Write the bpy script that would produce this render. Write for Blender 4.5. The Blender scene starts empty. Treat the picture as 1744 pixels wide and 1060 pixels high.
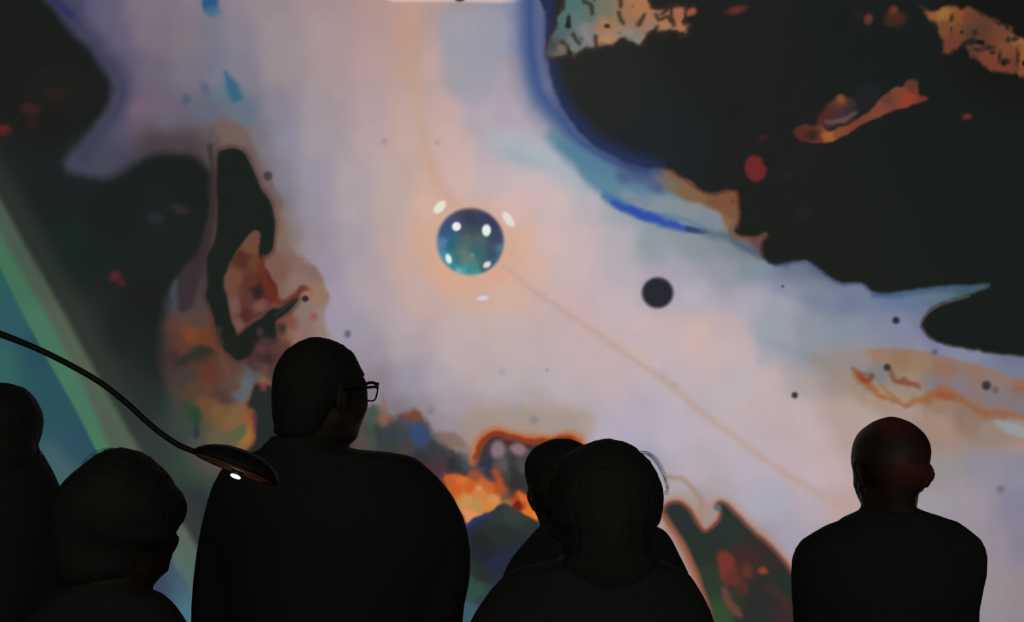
import bpy, math, random
import numpy as np
from mathutils import Vector, Matrix

# ---------------------------------------------------------------- camera, world, light, exposure
FPX, HZ, CAMZ, CX = 2200.0, 691.0, 1.68, 872.0        # focal length in pixels of a 1744 px wide frame, horizon row, eye height
S = bpy.context.scene
cam = bpy.data.cameras.new('camera'); co = bpy.data.objects.new('camera', cam); S.collection.objects.link(co)
cam.sensor_width = 36; cam.lens = 36*FPX/1744; cam.shift_y = (HZ-530)/1744
cam.clip_start = .05; cam.clip_end = 60
co.location = (0, 0, CAMZ); co.rotation_euler = (math.pi/2, 0, 0)
S.camera = co
w = bpy.data.worlds.new('world'); S.world = w; w.use_nodes = True
w.node_tree.nodes['Background'].inputs[0].default_value = (.8, .9, 1, 1)
w.node_tree.nodes['Background'].inputs[1].default_value = .002
S.view_settings.view_transform = 'Standard'; S.view_settings.look = 'None'
S.view_settings.exposure = 0; S.view_settings.gamma = 1; S.view_settings.use_curve_mapping = False

def wp(px, py, Y): return Vector(((px-CX)*Y/FPX, Y, CAMZ-(py-HZ)*Y/FPX))

# added fill light: one large soft panel behind the visitors lifts their black silhouettes
ar = bpy.data.lights.new('added_fill_light', 'AREA'); ao = bpy.data.objects.new('added_fill_light', ar); S.collection.objects.link(ao)
ar.shape = 'RECTANGLE'; ar.size = 8; ar.size_y = 4; ar.energy = 54; ar.color = (.92, 1, .84)
ao.location = (0, -3.6, 3.2); ao.rotation_euler = (Vector((0, 3, 1.0))-ao.location).to_track_quat('-Z', 'Y').to_euler()

# added red spot at the back puts noisy red patches on the bald head
sp = bpy.data.lights.new('added_red_spot', 'SPOT'); so = bpy.data.objects.new('added_red_spot', sp); S.collection.objects.link(so)
sp.energy = 560; sp.color = (1, .16, .14); sp.spot_size = math.radians(2.5); sp.spot_blend = .7; sp.shadow_soft_size = .02
sp.use_nodes = True; _n = sp.node_tree; _t = _n.nodes.new('ShaderNodeTexCoord'); _z = _n.nodes.new('ShaderNodeTexNoise')
_z.inputs['Scale'].default_value = 90; _r = _n.nodes.new('ShaderNodeMapRange'); _r.inputs[1].default_value = .46; _r.inputs[2].default_value = .60; _r.inputs[4].default_value = 1.0
_n.links.new(_t.outputs['Normal'], _z.inputs['Vector']); _n.links.new(_z.outputs['Fac'], _r.inputs[0]); _n.links.new(_r.outputs[0], _n.nodes['Emission'].inputs['Strength'])
so.location = (1.9, -3.2, 3.6)
so.rotation_euler = (Vector((.80, 2.5, 1.645))-so.location).to_track_quat('-Z', 'Y').to_euler()

# ---------------------------------------------------------------- helpers
def lin(c):
    c = np.asarray(c, float)/255.0
    return np.where(c <= .04045, c/12.92, ((c+.055)/1.055)**2.4)
def mat(name, rgb, rough=.8, metal=0, noise=0, scale=40, bump=0, spec=.3):
    m = bpy.data.materials.new(name); m.use_nodes = True; nt = m.node_tree
    b = nt.nodes['Principled BSDF']; b.inputs['Roughness'].default_value = rough
    b.inputs['Metallic'].default_value = metal; b.inputs['Specular IOR Level'].default_value = spec
    b.inputs['Base Color'].default_value = (*rgb, 1)
    if noise:
        tc = nt.nodes.new('ShaderNodeTexCoord'); n = nt.nodes.new('ShaderNodeTexNoise'); n.inputs['Scale'].default_value = scale
        n.inputs['Detail'].default_value = 4
        r = nt.nodes.new('ShaderNodeValToRGB')
        r.color_ramp.elements[0].color = (*[c*(1-noise) for c in rgb], 1); r.color_ramp.elements[1].color = (*[min(1, c*(1+noise)) for c in rgb], 1)
        nt.links.new(tc.outputs['Object'], n.inputs['Vector']); nt.links.new(n.outputs['Fac'], r.inputs[0]); nt.links.new(r.outputs[0], b.inputs['Base Color'])
        if bump:
            bm = nt.nodes.new('ShaderNodeBump'); bm.inputs['Strength'].default_value = bump; bm.inputs['Distance'].default_value = .004
            nt.links.new(n.outputs['Fac'], bm.inputs['Height']); nt.links.new(bm.outputs[0], b.inputs['Normal'])
    return m
def emat(name, rgb, s):
    m = bpy.data.materials.new(name); m.use_nodes = True; nt = m.node_tree; nt.nodes.clear()
    e = nt.nodes.new('ShaderNodeEmission'); o = nt.nodes.new('ShaderNodeOutputMaterial')
    e.inputs[0].default_value = (*rgb, 1); e.inputs[1].default_value = s; nt.links.new(e.outputs[0], o.inputs[0]); return m

def link(name, me, m=None, parent=None, smooth=True):
    o = bpy.data.objects.new(name, me); S.collection.objects.link(o)
    if m: me.materials.append(m)
    if parent: o.parent = parent
    if smooth and len(me.polygons): me.polygons.foreach_set('use_smooth', [True]*len(me.polygons))
    return o
def mesh_from(name, V, F):
    me = bpy.data.meshes.new(name); V = np.asarray(V, np.float32); F = np.asarray(F, np.int32); k = F.shape[1]
    me.vertices.add(len(V)); me.vertices.foreach_set('co', V.ravel())
    me.loops.add(F.size); me.loops.foreach_set('vertex_index', F.ravel())
    me.polygons.add(len(F)); me.polygons.foreach_set('loop_start', np.arange(0, F.size, k, dtype=np.int32))
    me.update(calc_edges=True); me.validate(); return me
def box(name, lo, hi, m, parent=None):
    (a, b, c), (d, e, f) = lo, hi
    V = [(a,b,c),(d,b,c),(d,e,c),(a,e,c),(a,b,f),(d,b,f),(d,e,f),(a,e,f)]
    F = [(0,3,2,1),(4,5,6,7),(0,1,5,4),(1,2,6,5),(2,3,7,6),(3,0,4,7)]
    return link(name, mesh_from(name, V, F), m, parent, False)
def empty(name, loc, label, cat, group=None):
    o = bpy.data.objects.new(name, None); S.collection.objects.link(o); o.location = loc; o.empty_display_size = .1
    o['label'] = label; o['category'] = cat
    if group: o['group'] = group
    return o
def tube(P, R, n=12, closed=False):
    """swept tube through points P with radii R"""
    P = [Vector(p) for p in P]; V = []; F = []; N = len(P)
    if not hasattr(R, '__len__'): R = [R]*N
    up = Vector((.13, .31, .94)).normalized()
    for i, p in enumerate(P):
        if closed: t = P[(i+1) % N]-P[i-1]
        else: t = P[min(i+1, N-1)]-P[max(i-1, 0)]
        t.normalize(); a = t.cross(up).normalized(); b = t.cross(a)
        for k in range(n):
            q = 2*math.pi*k/n; V.append(p+a*math.cos(q)*R[i]+b*math.sin(q)*R[i])
    for i in range(N if closed else N-1):
        for k in range(n):
            j = (i+1) % N
            F.append((i*n+k, i*n+(k+1) % n, j*n+(k+1) % n, j*n+k))
    if not closed:
        for base in (0, N-1):
            V.append(P[base]); c = len(V)-1
            for k in range(0, n, 2):
                q = (base*n+k, base*n+(k+1) % n, base*n+(k+2) % n, c)
                F.append(q if base else q[::-1])
    return V, F

# ---------------------------------------------------------------- the moving picture shown on the screen
# painted in numpy on the screen's own surface grid (u to the right, v down), stored per vertex
def cat_rom(P, n=4, closed=True):
    P = np.array(P, float); N = len(P); out = []
    rng = range(N) if closed else range(N - 1)
    for i in rng:
        if closed: a, b, c, d = P[i-1], P[i], P[(i+1) % N], P[(i+2) % N]
        else: a, b, c, d = P[max(i-1, 0)], P[i], P[i+1], P[min(i+2, N-1)]
        for k in range(n):
            t = k / n
            out.append(.5*((2*b) + (c-a)*t + (2*a-5*b+4*c-d)*t*t + (3*b-a-3*c+d)*t**3))
    if not closed: out.append(P[-1])
    return np.array(out)

def _hash(ix, iy, s):
    h = (ix.astype(np.int64)*374761393 + iy.astype(np.int64)*668265263 + s*2147483647) & 0xffffffff
    h = ((h ^ (h >> 13))*1274126177) & 0xffffffff
    return ((h ^ (h >> 16)) & 0xffff).astype(np.float32)/65535.0

def vnoise(x, y, s=0):
    ix = np.floor(x); iy = np.floor(y); fx = x-ix; fy = y-iy
    fx = fx*fx*(3-2*fx); fy = fy*fy*(3-2*fy)
    a = _hash(ix, iy, s); b = _hash(ix+1, iy, s); c = _hash(ix, iy+1, s); d = _hash(ix+1, iy+1, s)
    return (a*(1-fx)+b*fx)*(1-fy)+(c*(1-fx)+d*fx)*fy

def fbm(x, y, sc, s=0, o=3):
    r = 0; a = .5; t = 0
    for k in range(o):
        r = r + a*vnoise(x/sc, y/sc, s+k*17); t += a; a *= .5; sc = sc*.5
    return r/t*2-1

class Painter:
    def __init__(self, xs, ys):
        self.xs, self.ys = xs, ys
        self.X, self.Y = np.meshgrid(xs.astype(np.float32), ys.astype(np.float32))
        self.C = np.zeros(self.X.shape+(3,), np.float32)
        n1 = fbm(self.X, self.Y, 60, 3); n2 = fbm(self.X, self.Y, 60, 91)
        self.WX, self.WY = n1, n2
        m1 = fbm(self.X, self.Y, 14, 5, 2); m2 = fbm(self.X, self.Y, 14, 44, 2)
        self.wx, self.wy = m1, m2
    def box(self, x0, y0, x1, y1):
        a = np.searchsorted(self.xs, x0); b = np.searchsorted(self.xs, x1)
        c = np.searchsorted(self.ys, y0); d = np.searchsorted(self.ys, y1)
        return slice(c, d), slice(a, b)
    def field(self, sl, pts, r=30, warp=0):
        x = self.X[sl]+self.WX[sl]*warp; y = self.Y[sl]+self.WY[sl]*warp
        if r <= 15: x = x+self.wx[sl]*r*.7; y = y+self.wy[sl]*r*.7
        acc = np.zeros(x.shape+(3,), np.float32); w = np.zeros(x.shape, np.float32)
        for px, py, c in pts:
            k = 1/((x-px)**2+(y-py)**2+r*r)**2.2*1e6
            w += k; acc += k[..., None]*np.array(c, np.float32)
        return acc/w[..., None]
    def blend(self, sl, a, col, r=30, warp=0):
        if isinstance(col, list): col = self.field(sl, col, r, warp)
        else: col = np.array(col, np.float32)
        a = a[..., None]
        self.C[sl] = self.C[sl]*(1-a)+col*a
    def wcoord(self, sl, wob, fine):
        return (self.X[sl]+self.WX[sl]*wob+self.wx[sl]*fine, self.Y[sl]+self.WY[sl]*wob+self.wy[sl]*fine)
    def sdf(self, P, sl, wob=0, fine=0):
        x, y = self.wcoord(sl, wob, fine)
        d = np.full(x.shape, 1e9, np.float32); ins = np.zeros(x.shape, bool)
        N = len(P)
        for i in range(N):
            ax, ay = P[i-1]; bx, by = P[i]
            ex, ey = bx-ax, by-ay
            L = ex*ex+ey*ey+1e-9
            t = np.clip(((x-ax)*ex+(y-ay)*ey)/L, 0, 1)
            d = np.minimum(d, (x-ax-t*ex)**2+(y-ay-t*ey)**2)
            if ay != by:
                c = ((ay > y) != (by > y)) & (x < ex*(y-ay)/(ey+1e-12)+ax)
                ins ^= c
        d = np.sqrt(d)
        return np.where(ins, -d, d)
    def poly(self, P, col, soft=3, alpha=1, wob=0, fine=0, r=30, warp=0, rims=(), n=3, holes=None, smooth=True):
        P = cat_rom(P, n) if smooth else np.array(P, float)
        m = soft*2+wob+fine+4+max([abs(q[0])+2.5*q[1] for q in rims]+[0])
        sl = self.box(P[:, 0].min()-m, P[:, 1].min()-m, P[:, 0].max()+m, P[:, 1].max()+m)
        if self.X[sl].size == 0: return
        d = self.sdf(P, sl, wob, fine)
        for off, wd, c, a in rims:
            self.blend(sl, a*np.exp(-((d-off)/wd)**2), c)
        t = np.clip(.5-d/(2*soft), 0, 1); t = t*t*(3-2*t)*alpha
        if holes is not None:
            sc, th, seed = holes
            h = fbm(self.X[sl], self.Y[sl], sc, seed, 2)
            t = t*np.clip((th-h)*5, 0, 1)
        self.blend(sl, t, col, r, warp)
    def stroke(self, P, col, w=6, soft=3, alpha=1, wob=0, fine=0, taper=None, n=4):
        P = cat_rom(P, n, False)
        wm = max(w) if isinstance(w, (list, tuple)) else w
        m = wm/2+soft*2+wob+fine+3
        sl = self.box(P[:, 0].min()-m, P[:, 1].min()-m, P[:, 0].max()+m, P[:, 1].max()+m)
        if self.X[sl].size == 0: return
        x, y = self.wcoord(sl, wob, fine)
        best = np.full(x.shape, 1e9, np.float32)
        N = len(P)-1
        for i in range(N):
            ax, ay = P[i]; bx, by = P[i+1]
            ex, ey = bx-ax, by-ay; L = ex*ex+ey*ey+1e-9
            t = np.clip(((x-ax)*ex+(y-ay)*ey)/L, 0, 1)
            dd = np.sqrt((x-ax-t*ex)**2+(y-ay-t*ey)**2)
            if isinstance(w, (list, tuple)):
                s = (i+t)/N*(len(w)-1); k = np.minimum(s.astype(int), len(w)-2)
                ww = np.array(w, np.float32); hw = (ww[k]*(1-(s-k))+ww[k+1]*(s-k))/2
            else: hw = w/2
            best = np.minimum(best, dd-hw)
        t = np.clip(.5-best/(2*soft), 0, 1); t = t*t*(3-2*t)*alpha
        self.blend(sl, t, col)
    def blob(self, x, y, rx, ry, col, soft=3, alpha=1, rot=0, fine=0):
        m = max(rx, ry)+soft*2+fine+2
        sl = self.box(x-m, y-m, x+m, y+m)
        if self.X[sl].size == 0: return
        gx, gy = self.wcoord(sl, 0, fine)
        c, s = math.cos(rot), math.sin(rot)
        u = (gx-x)*c+(gy-y)*s; v = -(gx-x)*s+(gy-y)*c
        k = np.sqrt((u/rx)**2+(v/ry)**2)
        d = (k-1)*min(rx, ry)
        t = np.clip(.5-d/(2*soft), 0, 1); t = t*t*(3-2*t)*alpha
        self.blend(sl, t, col)

def paint(xs, ys):
    p = Painter(xs, ys)
    full = (slice(None), slice(None))
    G = {0: [(130,(70,70,98)),(170,(98,92,116)),(250,(124,112,124)),(350,(132,122,134)),(450,(150,134,140)),(550,(166,142,144)),(640,(176,146,142)),(700,(188,152,140)),(740,(175,150,146)),(780,(158,147,152)),(830,(152,146,160)),(870,(140,140,165))],
      60: [(190,(98,92,116)),(250,(122,110,122)),(320,(124,115,125)),(400,(135,128,140)),(480,(156,140,143)),(560,(168,148,150)),(640,(176,150,150)),(690,(186,150,138)),(735,(182,154,150)),(770,(156,152,160)),(820,(156,152,166)),(870,(140,140,165))],
      120: [(205,(86,82,104)),(250,(108,100,116)),(330,(116,110,124)),(400,(128,124,140)),(480,(154,140,144)),(560,(168,148,150)),(640,(178,154,152)),(695,(186,156,142)),(735,(192,160,156)),(770,(158,154,164)),(820,(158,154,170)),(870,(168,154,162))],
      190: [(195,(84,80,104)),(235,(112,94,110)),(290,(106,97,114)),(350,(100,102,118)),(420,(108,114,132)),(465,(138,130,146)),(540,(160,146,152)),(630,(178,156,158)),(700,(190,162,152)),(750,(196,166,160)),(810,(176,164,174)),(860,(174,160,172)),(900,(176,164,174))],
      240: [(150,(74,82,96)),(200,(84,78,98)),(260,(88,76,84)),(330,(84,78,84)),(380,(104,86,82)),(410,(116,98,92)),(440,(118,116,128)),(480,(142,138,154)),(540,(160,150,158)),(630,(180,160,162)),(710,(194,168,158)),(770,(204,174,168)),(850,(182,172,180)),(920,(180,172,180))],
      300: [(350,(70,62,66)),(455,(112,100,102)),(480,(132,126,140)),(530,(152,146,162)),(600,(174,160,166)),(680,(186,166,162)),(735,(200,168,152)),(780,(206,176,172)),(850,(194,178,182)),(920,(198,180,184)),(970,(178,178,186)),(1010,(140,160,170))],
      350: [(480,(120,110,112)),(530,(150,144,158)),(600,(174,160,166)),(680,(188,166,162)),(725,(208,172,156)),(880,(208,178,174)),(940,(204,182,182)),(1010,(184,176,184)),(1060,(150,160,168)),(1130,(110,130,140)),(1200,(132,142,146))],
      410: [(490,(128,112,106)),(540,(148,140,152)),(600,(168,156,164)),(670,(186,164,160)),(720,(206,166,146)),(890,(214,174,156)),(940,(204,180,178)),(1000,(200,178,180)),(1060,(176,170,178)),(1110,(140,152,158)),(1180,(134,146,152)),(1250,(122,134,142)),(1290,(104,112,120))],
      460: [(560,(154,144,160)),(620,(174,158,164)),(700,(194,164,154)),(760,(210,166,144)),(850,(212,164,142)),(900,(208,172,160)),(980,(198,176,178)),(1060,(184,172,180)),(1150,(164,160,174)),(1230,(150,150,162)),(1290,(128,140,152)),(1350,(104,112,132)),(1400,(92,98,122))],
      510: [(575,(158,148,166)),(640,(176,160,166)),(720,(192,168,162)),(800,(204,168,152)),(870,(206,174,160)),(950,(196,174,174)),(1050,(194,176,180)),(1180,(180,170,180)),(1280,(172,164,178)),(1340,(160,158,172)),(1400,(128,134,152)),(1450,(112,124,148)),(1540,(96,112,142)),(1590,(92,112,128)),(1660,(64,86,96))],
      560: [(610,(156,148,162)),(680,(180,164,170)),(780,(190,170,170)),(880,(192,172,172)),(1000,(200,174,174)),(1100,(198,176,180)),(1190,(204,178,172)),(1250,(190,172,176)),(1310,(150,158,168)),(1380,(140,148,160)),(1450,(132,142,158)),(1530,(130,134,156)),(1580,(120,122,150))],
      600: [(640,(150,140,152)),(680,(176,160,164)),(780,(188,170,172)),(880,(190,172,174)),(1000,(194,174,176)),(1100,(194,176,180)),(1200,(200,176,174)),(1260,(196,176,178)),(1320,(160,160,170)),(1380,(142,146,154)),(1450,(144,142,148)),(1560,(134,134,154)),(1640,(130,132,154)),(1744,(104,114,138))],
      650: [(650,(134,124,132)),(690,(150,144,160)),(750,(172,160,168)),(850,(182,168,172)),(950,(186,172,178)),(1050,(190,172,178)),(1150,(190,174,180)),(1250,(190,176,180)),(1310,(194,174,176)),(1370,(172,158,156)),(1420,(154,140,134)),(1744,(118,122,144))],
      700: [(680,(126,116,124)),(720,(146,136,146)),(770,(164,152,160)),(850,(172,158,158)),(920,(174,160,162)),(1000,(182,168,176)),(1080,(182,170,184)),(1180,(186,172,180)),(1290,(190,172,174)),(1370,(190,172,174)),(1430,(176,156,146)),(1744,(130,130,140))],
      740: [(745,(140,126,134)),(790,(156,138,134)),(840,(162,142,132)),(900,(166,148,138)),(970,(168,154,158)),(1050,(176,168,184)),(1150,(184,172,184)),(1280,(186,172,178)),(1400,(190,170,172)),(1450,(176,156,148)),(1600,(156,132,118)),(1680,(152,132,120)),(1744,(150,138,138))],
      800: [(1100,(160,158,174)),(1180,(180,168,180)),(1280,(180,170,184)),(1360,(190,170,174)),(1420,(198,172,172)),(1470,(186,162,160)),(1600,(150,142,144)),(1680,(142,138,152)),(1744,(138,134,150))],
      860: [(1180,(164,150,148)),(1240,(172,162,170)),(1300,(172,168,184)),(1380,(180,166,176)),(1440,(180,158,156)),(1590,(158,150,158)),(1650,(154,146,156)),(1744,(130,126,148))],
      930: [(1290,(160,146,146)),(1330,(162,158,172)),(1380,(166,158,170)),(1640,(154,144,152)),(1700,(148,138,148)),(1744,(132,126,146))],
      1000: [(1330,(150,138,136)),(1660,(152,142,148)),(1700,(148,138,142)),(1744,(146,132,138))],
      1080: [(1400,(150,138,138)),(1690,(142,138,144)),(1744,(140,130,138))]}
    pts = [(x, y, c) for y, row in G.items() for x, c in row]
    p.C[full] = p.field(full, pts, 26, 10)
    # darker lower left of the picture, behind the audience
    p.poly([(300,780),(345,742),(440,770),(520,700),(600,690),(640,720),(780,790),(930,800),(960,900),(940,1300),(200,1300),(240,900)], [(380,850,(44,52,50)),(500,800,(60,52,50)),(600,780,(66,60,60)),(600,1000,(38,46,48)),(400,1050,(48,60,64)),(800,1000,(42,50,52)),(920,900,(90,80,78))], 26, 1, wob=12, r=40, warp=10)
    # extra long washes
    p.stroke([(690,-60),(703,60),(708,160),(722,250),(748,310),(775,345)], (196,154,130), 10, 16, .55, wob=5)
    p.stroke([(742,60),(746,160),(760,240),(790,300)], (202,170,162), 16, 20, .35, wob=4)
    p.poly([(752,20),(872,20),(868,90),(838,105),(836,140),(815,180),(780,170),(762,130)], (156,155,168), 18, .7, wob=8)
    p.poly([(640,-30),(900,-30),(900,-8),(875,4),(780,3),(700,3),(660,0)], (214,190,182), 4, .9)
    p.blob(783, -1, 8, 4, (70,60,66), 2)
    p.poly([(840,225),(905,238),(960,262),(1000,300),(960,300),(900,280),(860,262)], (164,178,188), 28, .75, wob=10)
    p.blob(893, 272, 36, 10, (150,168,178), 10, .6, .3)
    # blue marks upper left
    p.stroke([(358,-30),(360,10),(366,60),(370,120)], (108,112,130), 34, 16, .5, wob=6)
    p.blob(357, 4, 13, 17, (46,84,132), 5, 1, 0, 4); p.blob(362, 20, 11, 10, (66,108,132), 6, .8, 0, 4)
    p.poly([(385,120),(402,135),(425,170),(436,205),(420,212),(395,200),(372,185),(350,160),(340,148),(365,150)], (94,112,130), 9, .65, fine=5)
    p.poly([(382,122),(392,128),(408,148),(412,168),(400,174),(388,162),(384,142)], (56,100,124), 6, 1, fine=4)
    p.blob(316, 171, 8, 9, (82,92,112), 5, .95, 0, 3); p.blob(349, 152, 7, 11, (88,94,114), 6, .8, -.5, 3)
    p.blob(240, 182, 30, 10, (120,98,114), 10, .6, -.1)
    # ---- left: brown skin around the dark fingers
    p.poly([(352,232),(385,205),(420,235),(450,285),(478,330),(486,380),(498,425),(528,446),(550,474),(557,510),(550,542),(562,568),(582,592),(596,622),(600,700),(500,800),(320,830),(250,700),(270,560),(290,470),(350,420),(372,300)],
        [(400,235,(112,94,90)),(365,265,(84,76,80)),(450,290,(108,94,92)),(470,320,(110,92,90)),(485,400,(128,104,94)),(470,460,(120,86,76)),(520,470,(134,110,104)),(540,500,(146,114,98)),(545,540,(144,124,118)),(520,540,(132,110,106)),(490,550,(118,78,64)),(510,570,(138,106,98)),
         (480,590,(110,70,60)),(575,585,(150,138,140)),(450,600,(70,48,48)),(440,620,(62,44,44)),(460,640,(80,56,52)),(432,640,(88,74,74)),(420,660,(100,110,118)),(410,675,(96,100,104)),(448,652,(126,92,78)),(340,480,(66,58,64)),(308,500,(60,64,74)),(330,520,(74,62,64)),(340,545,(84,66,58)),(330,572,(118,66,44)),(352,580,(106,60,40)),(312,590,(92,58,44)),
         (300,606,(66,46,44)),(345,606,(60,52,46)),(350,622,(94,52,40)),(320,640,(66,58,50)),(365,640,(98,54,42)),(385,630,(94,62,54)),(395,655,(88,68,62)),(335,665,(84,62,48)),(350,690,(108,74,52)),(380,675,(78,58,52)),(375,700,(118,84,56)),(410,700,(124,90,60)),(425,710,(150,84,48)),(330,700,(52,66,48)),(320,730,(58,70,60)),(335,755,(76,78,70)),(370,755,(96,88,72)),(405,738,(86,90,64)),(425,745,(156,108,54)),(395,722,(122,92,60)),(300,740,(56,68,64))],
        7, 1, wob=8, fine=4, r=9, warp=5)
    p.stroke([(450,230),(440,250),(432,235)], (112,112,124), 10, 10, .4)
    # big left dark
    D = (27,31,28)
    p.poly([(-400,-250),(36,-250),(62,-40),(88,12),(128,56),(166,98),(188,140),(184,168),(168,205),(142,240),(116,266),(124,290),(176,300),(216,284),(256,264),(300,258),(338,268),(358,296),(362,345),(354,400),(342,438),(318,462),(300,485),(286,520),(278,580),(276,640),(290,690),(310,740),(330,800),(400,860),(460,1300),(-400,1300)],
        [(60,60,(26,29,26)),(150,120,(27,30,28)),(60,200,(28,28,27)),(30,280,(30,34,32)),(130,310,(28,33,34)),(200,350,(27,31,30)),(330,330,(27,31,29)),(290,380,(30,35,34)),(120,430,(26,36,32)),(150,560,(40,44,42)),(200,560,(30,33,31)),(250,520,(28,31,29)),(270,600,(30,36,34)),(200,640,(38,44,42)),(240,700,(37,46,47)),(290,740,(52,64,58)),(260,780,(38,50,52)),(320,790,(50,72,58)),(350,800,(66,76,62)),(320,850,(38,46,50)),(330,900,(46,46,58)),(340,1000,(50,60,66))],
        13, 1, wob=8, fine=2, r=40, rims=((6,18,(58,54,66),.3),))
    # soft blue shoulder of the top-left dark
    p.stroke([(70,-30),(108,8),(150,58),(190,112),(206,150),(196,190),(170,232),(140,268)], (50,54,80), 14, 24, .8, wob=6)
    p.stroke([(60,-30),(92,2),(120,26)], (34,42,92), 8, 9, .8)
    p.poly([(118,262),(150,235),(190,240),(230,262),(210,288),(165,296),(130,290)], (58,62,76), 26, .45, wob=12)
    p.poly([(230,262),(262,232),(320,228),(352,252),(330,262),(290,256),(256,264)], (66,58,62), 18, .6, wob=8)
    for x, y, rx, ry, c, a in ((5,220,14,9,(96,36,36),.8),(52,186,18,10,(66,36,34),.7),(95,160,20,9,(48,34,32),.7),(55,205,10,16,(50,34,34),.6),(196,470,9,10,(84,38,42),.95),(207,482,6,8,(80,36,40),.8),(306,356,16,7,(52,42,38),.9),(266,372,12,10,(38,44,48),.9),(128,400,26,30,(25,40,34),.6),(100,155,60,40,(34,32,30),.5)):
        p.blob(x, y, rx, ry, c, 6, a, .2, 4)
    # strip between the fingers
    p.stroke([(358,250),(363,300),(363,360),(356,400),(345,440),(325,475),(312,510)], (54,44,47), [8,6,8,12,18,30,40], 5, .85, wob=2)
    p.stroke([(300,478),(296,505),(300,530)], (66,72,84), [6,14,6], 5, .8, fine=3)
    p.stroke([(320,478),(314,505),(312,530)], (48,46,54), 5, 4, .7)
    # dark finger
    p.poly([(372,262),(385,254),(400,253),(418,262),(432,290),(444,318),(460,342),(470,375),(469,400),(463,428),(448,440),(441,450),(438,420),(444,402),(436,393),(424,401),(404,428),(388,455),(381,480),(386,510),(394,540),(402,568),(408,570),(424,556),(446,540),(462,526),(480,524),(498,508),(508,508),(500,522),(482,538),(470,548),(472,580),(462,590),(440,590),(426,606),(404,614),(390,602),(374,590),(368,560),(360,528),(350,508),(354,480),(352,440),(366,412),(370,360),(369,300)],
        (28,33,30), 3, 1, wob=1, fine=1.5, rims=((3,4,(76,42,38),.45),))
    p.poly([(436,397),(443,402),(440,430),(445,445),(460,470),(474,500),(462,524),(440,538),(420,552),(406,566),(396,545),(388,510),(383,478),(392,450),(406,426),(424,402)],
        [(434,402,(108,66,62)),(430,420,(108,72,52)),(414,444,(80,44,38)),(400,470,(110,72,54)),(436,450,(100,60,46)),(430,480,(92,48,42)),(452,478,(84,36,32)),(462,500,(96,40,36)),(440,494,(52,36,32)),(446,522,(118,78,68)),(420,510,(92,52,46)),(398,520,(112,80,70)),(408,555,(112,78,74)),(420,535,(80,42,38)),(450,535,(72,42,40)),(390,490,(104,72,58))],
        3, 1, fine=2, r=6, warp=2)
    p.stroke([(449,438),(444,455),(452,480),(470,510),(490,516),(505,502),(516,492),(525,492)], (98,46,34), [6,10,14,14,8,9,11,6], 4, .85, fine=2)
    p.stroke([(525,490),(531,500),(526,510)], (150,92,64), 5, 5, .6)
    p.stroke([(470,536),(486,524),(502,512)], (44,42,40), 6, 4, .9)
    p.blob(520, 509, 5.5, 5.5, (40,38,40), 2.5)
    p.blob(440, 500, 4, 8, (44,34,32), 3, .8)
    p.poly([(468,345),(486,390),(500,440),(530,455),(548,480),(520,470),(490,455),(474,430)], (126,98,88), 8, .5, fine=4)
    p.blob(495, 545, 12, 6, (128,72,58), 5, .8, 0, 3); p.blob(535, 540, 6, 7, (144,80,68), 4, .8)
    p.stroke([(536,548),(550,566),(564,585),(574,600)], (146,116,92), 6, 6, .7, fine=3)
    p.blob(456, 300, 7.5, 7.5, (70,60,66), 4); p.blob(592, 569, 5, 6, (98,94,112), 4)
    p.stroke([(500,375),(512,392),(506,412)], (134,120,124), 8, 7, .5, fine=4)
    p.stroke([(590,240),(560,230)], (150,146,158), 10, 12, .3)
    # lower left stain details
    p.poly([(320,600),(345,588),(362,592),(358,606),(335,610),(310,622),(298,618)], (46,46,42), 5, .9, fine=4)
    p.stroke([(372,560),(378,610),(400,660),(408,640)], (104,72,62), [6,10,14,6], 6, .5, fine=5)
    p.poly([(422,632),(440,640),(430,655),(415,676),(400,680),(412,655)], (84,94,104), 6, .7, fine=4)
    p.poly([(434,655),(448,662),(462,660),(480,690),(480,790),(404,790),(428,762),(434,745),(430,715),(424,690)], (36,42,42), 4, 1, fine=3, rims=((2,4,(120,58,40),.6),))
    p.blob(449, 662, 5, 6, (120,56,52), 4, .85, 0, 3); p.stroke([(431,700),(436,712),(432,735)], (106,44,66), 5, 4, .9)
    p.stroke([(427,700),(428,730),(424,750),(410,764)], (144,98,52), 8, 6, .65)
    p.blob(332, 710, 9, 12, (40,66,50), 5, .9, 0, 4); p.blob(334, 735, 5, 12, (40,52,60), 4, .9, .1, 2); p.blob(302, 728, 10, 7, (52,74,62), 5, .6)
    p.blob(408, 738, 10, 10, (86,92,62), 5, .8, 0, 4)
    p.poly([(440,578),(478,580),(490,600),(475,640),(450,640),(432,618)], [(445,590,(88,56,54)),(470,590,(80,56,52)),(455,610,(54,38,40)),(450,630,(96,72,66)),(470,625,(74,50,48))], 6, .75, fine=4, r=8)
    p.blob(443, 566, 6, 8, (74,54,58), 4, .7); p.blob(480, 560, 8, 10, (34,38,36), 5, .7, 0, 4)
    # ---- beam of light at far left
    p.poly([(-400,-330),(0,338),(105,526),(170,646),(240,770),(296,866),(336,932),(420,1080),(520,1260),(-400,1260)], [(40,400,(72,88,74)),(140,560,(82,94,78)),(210,700,(80,94,80)),(300,900,(88,100,90)),(0,380,(74,92,78)),(330,1000,(84,104,92)),(310,1040,(76,110,120)),(360,1100,(70,108,120))], 8, .97, wob=1, r=60, smooth=False, rims=((14,26,(56,60,54),.55),))
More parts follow.
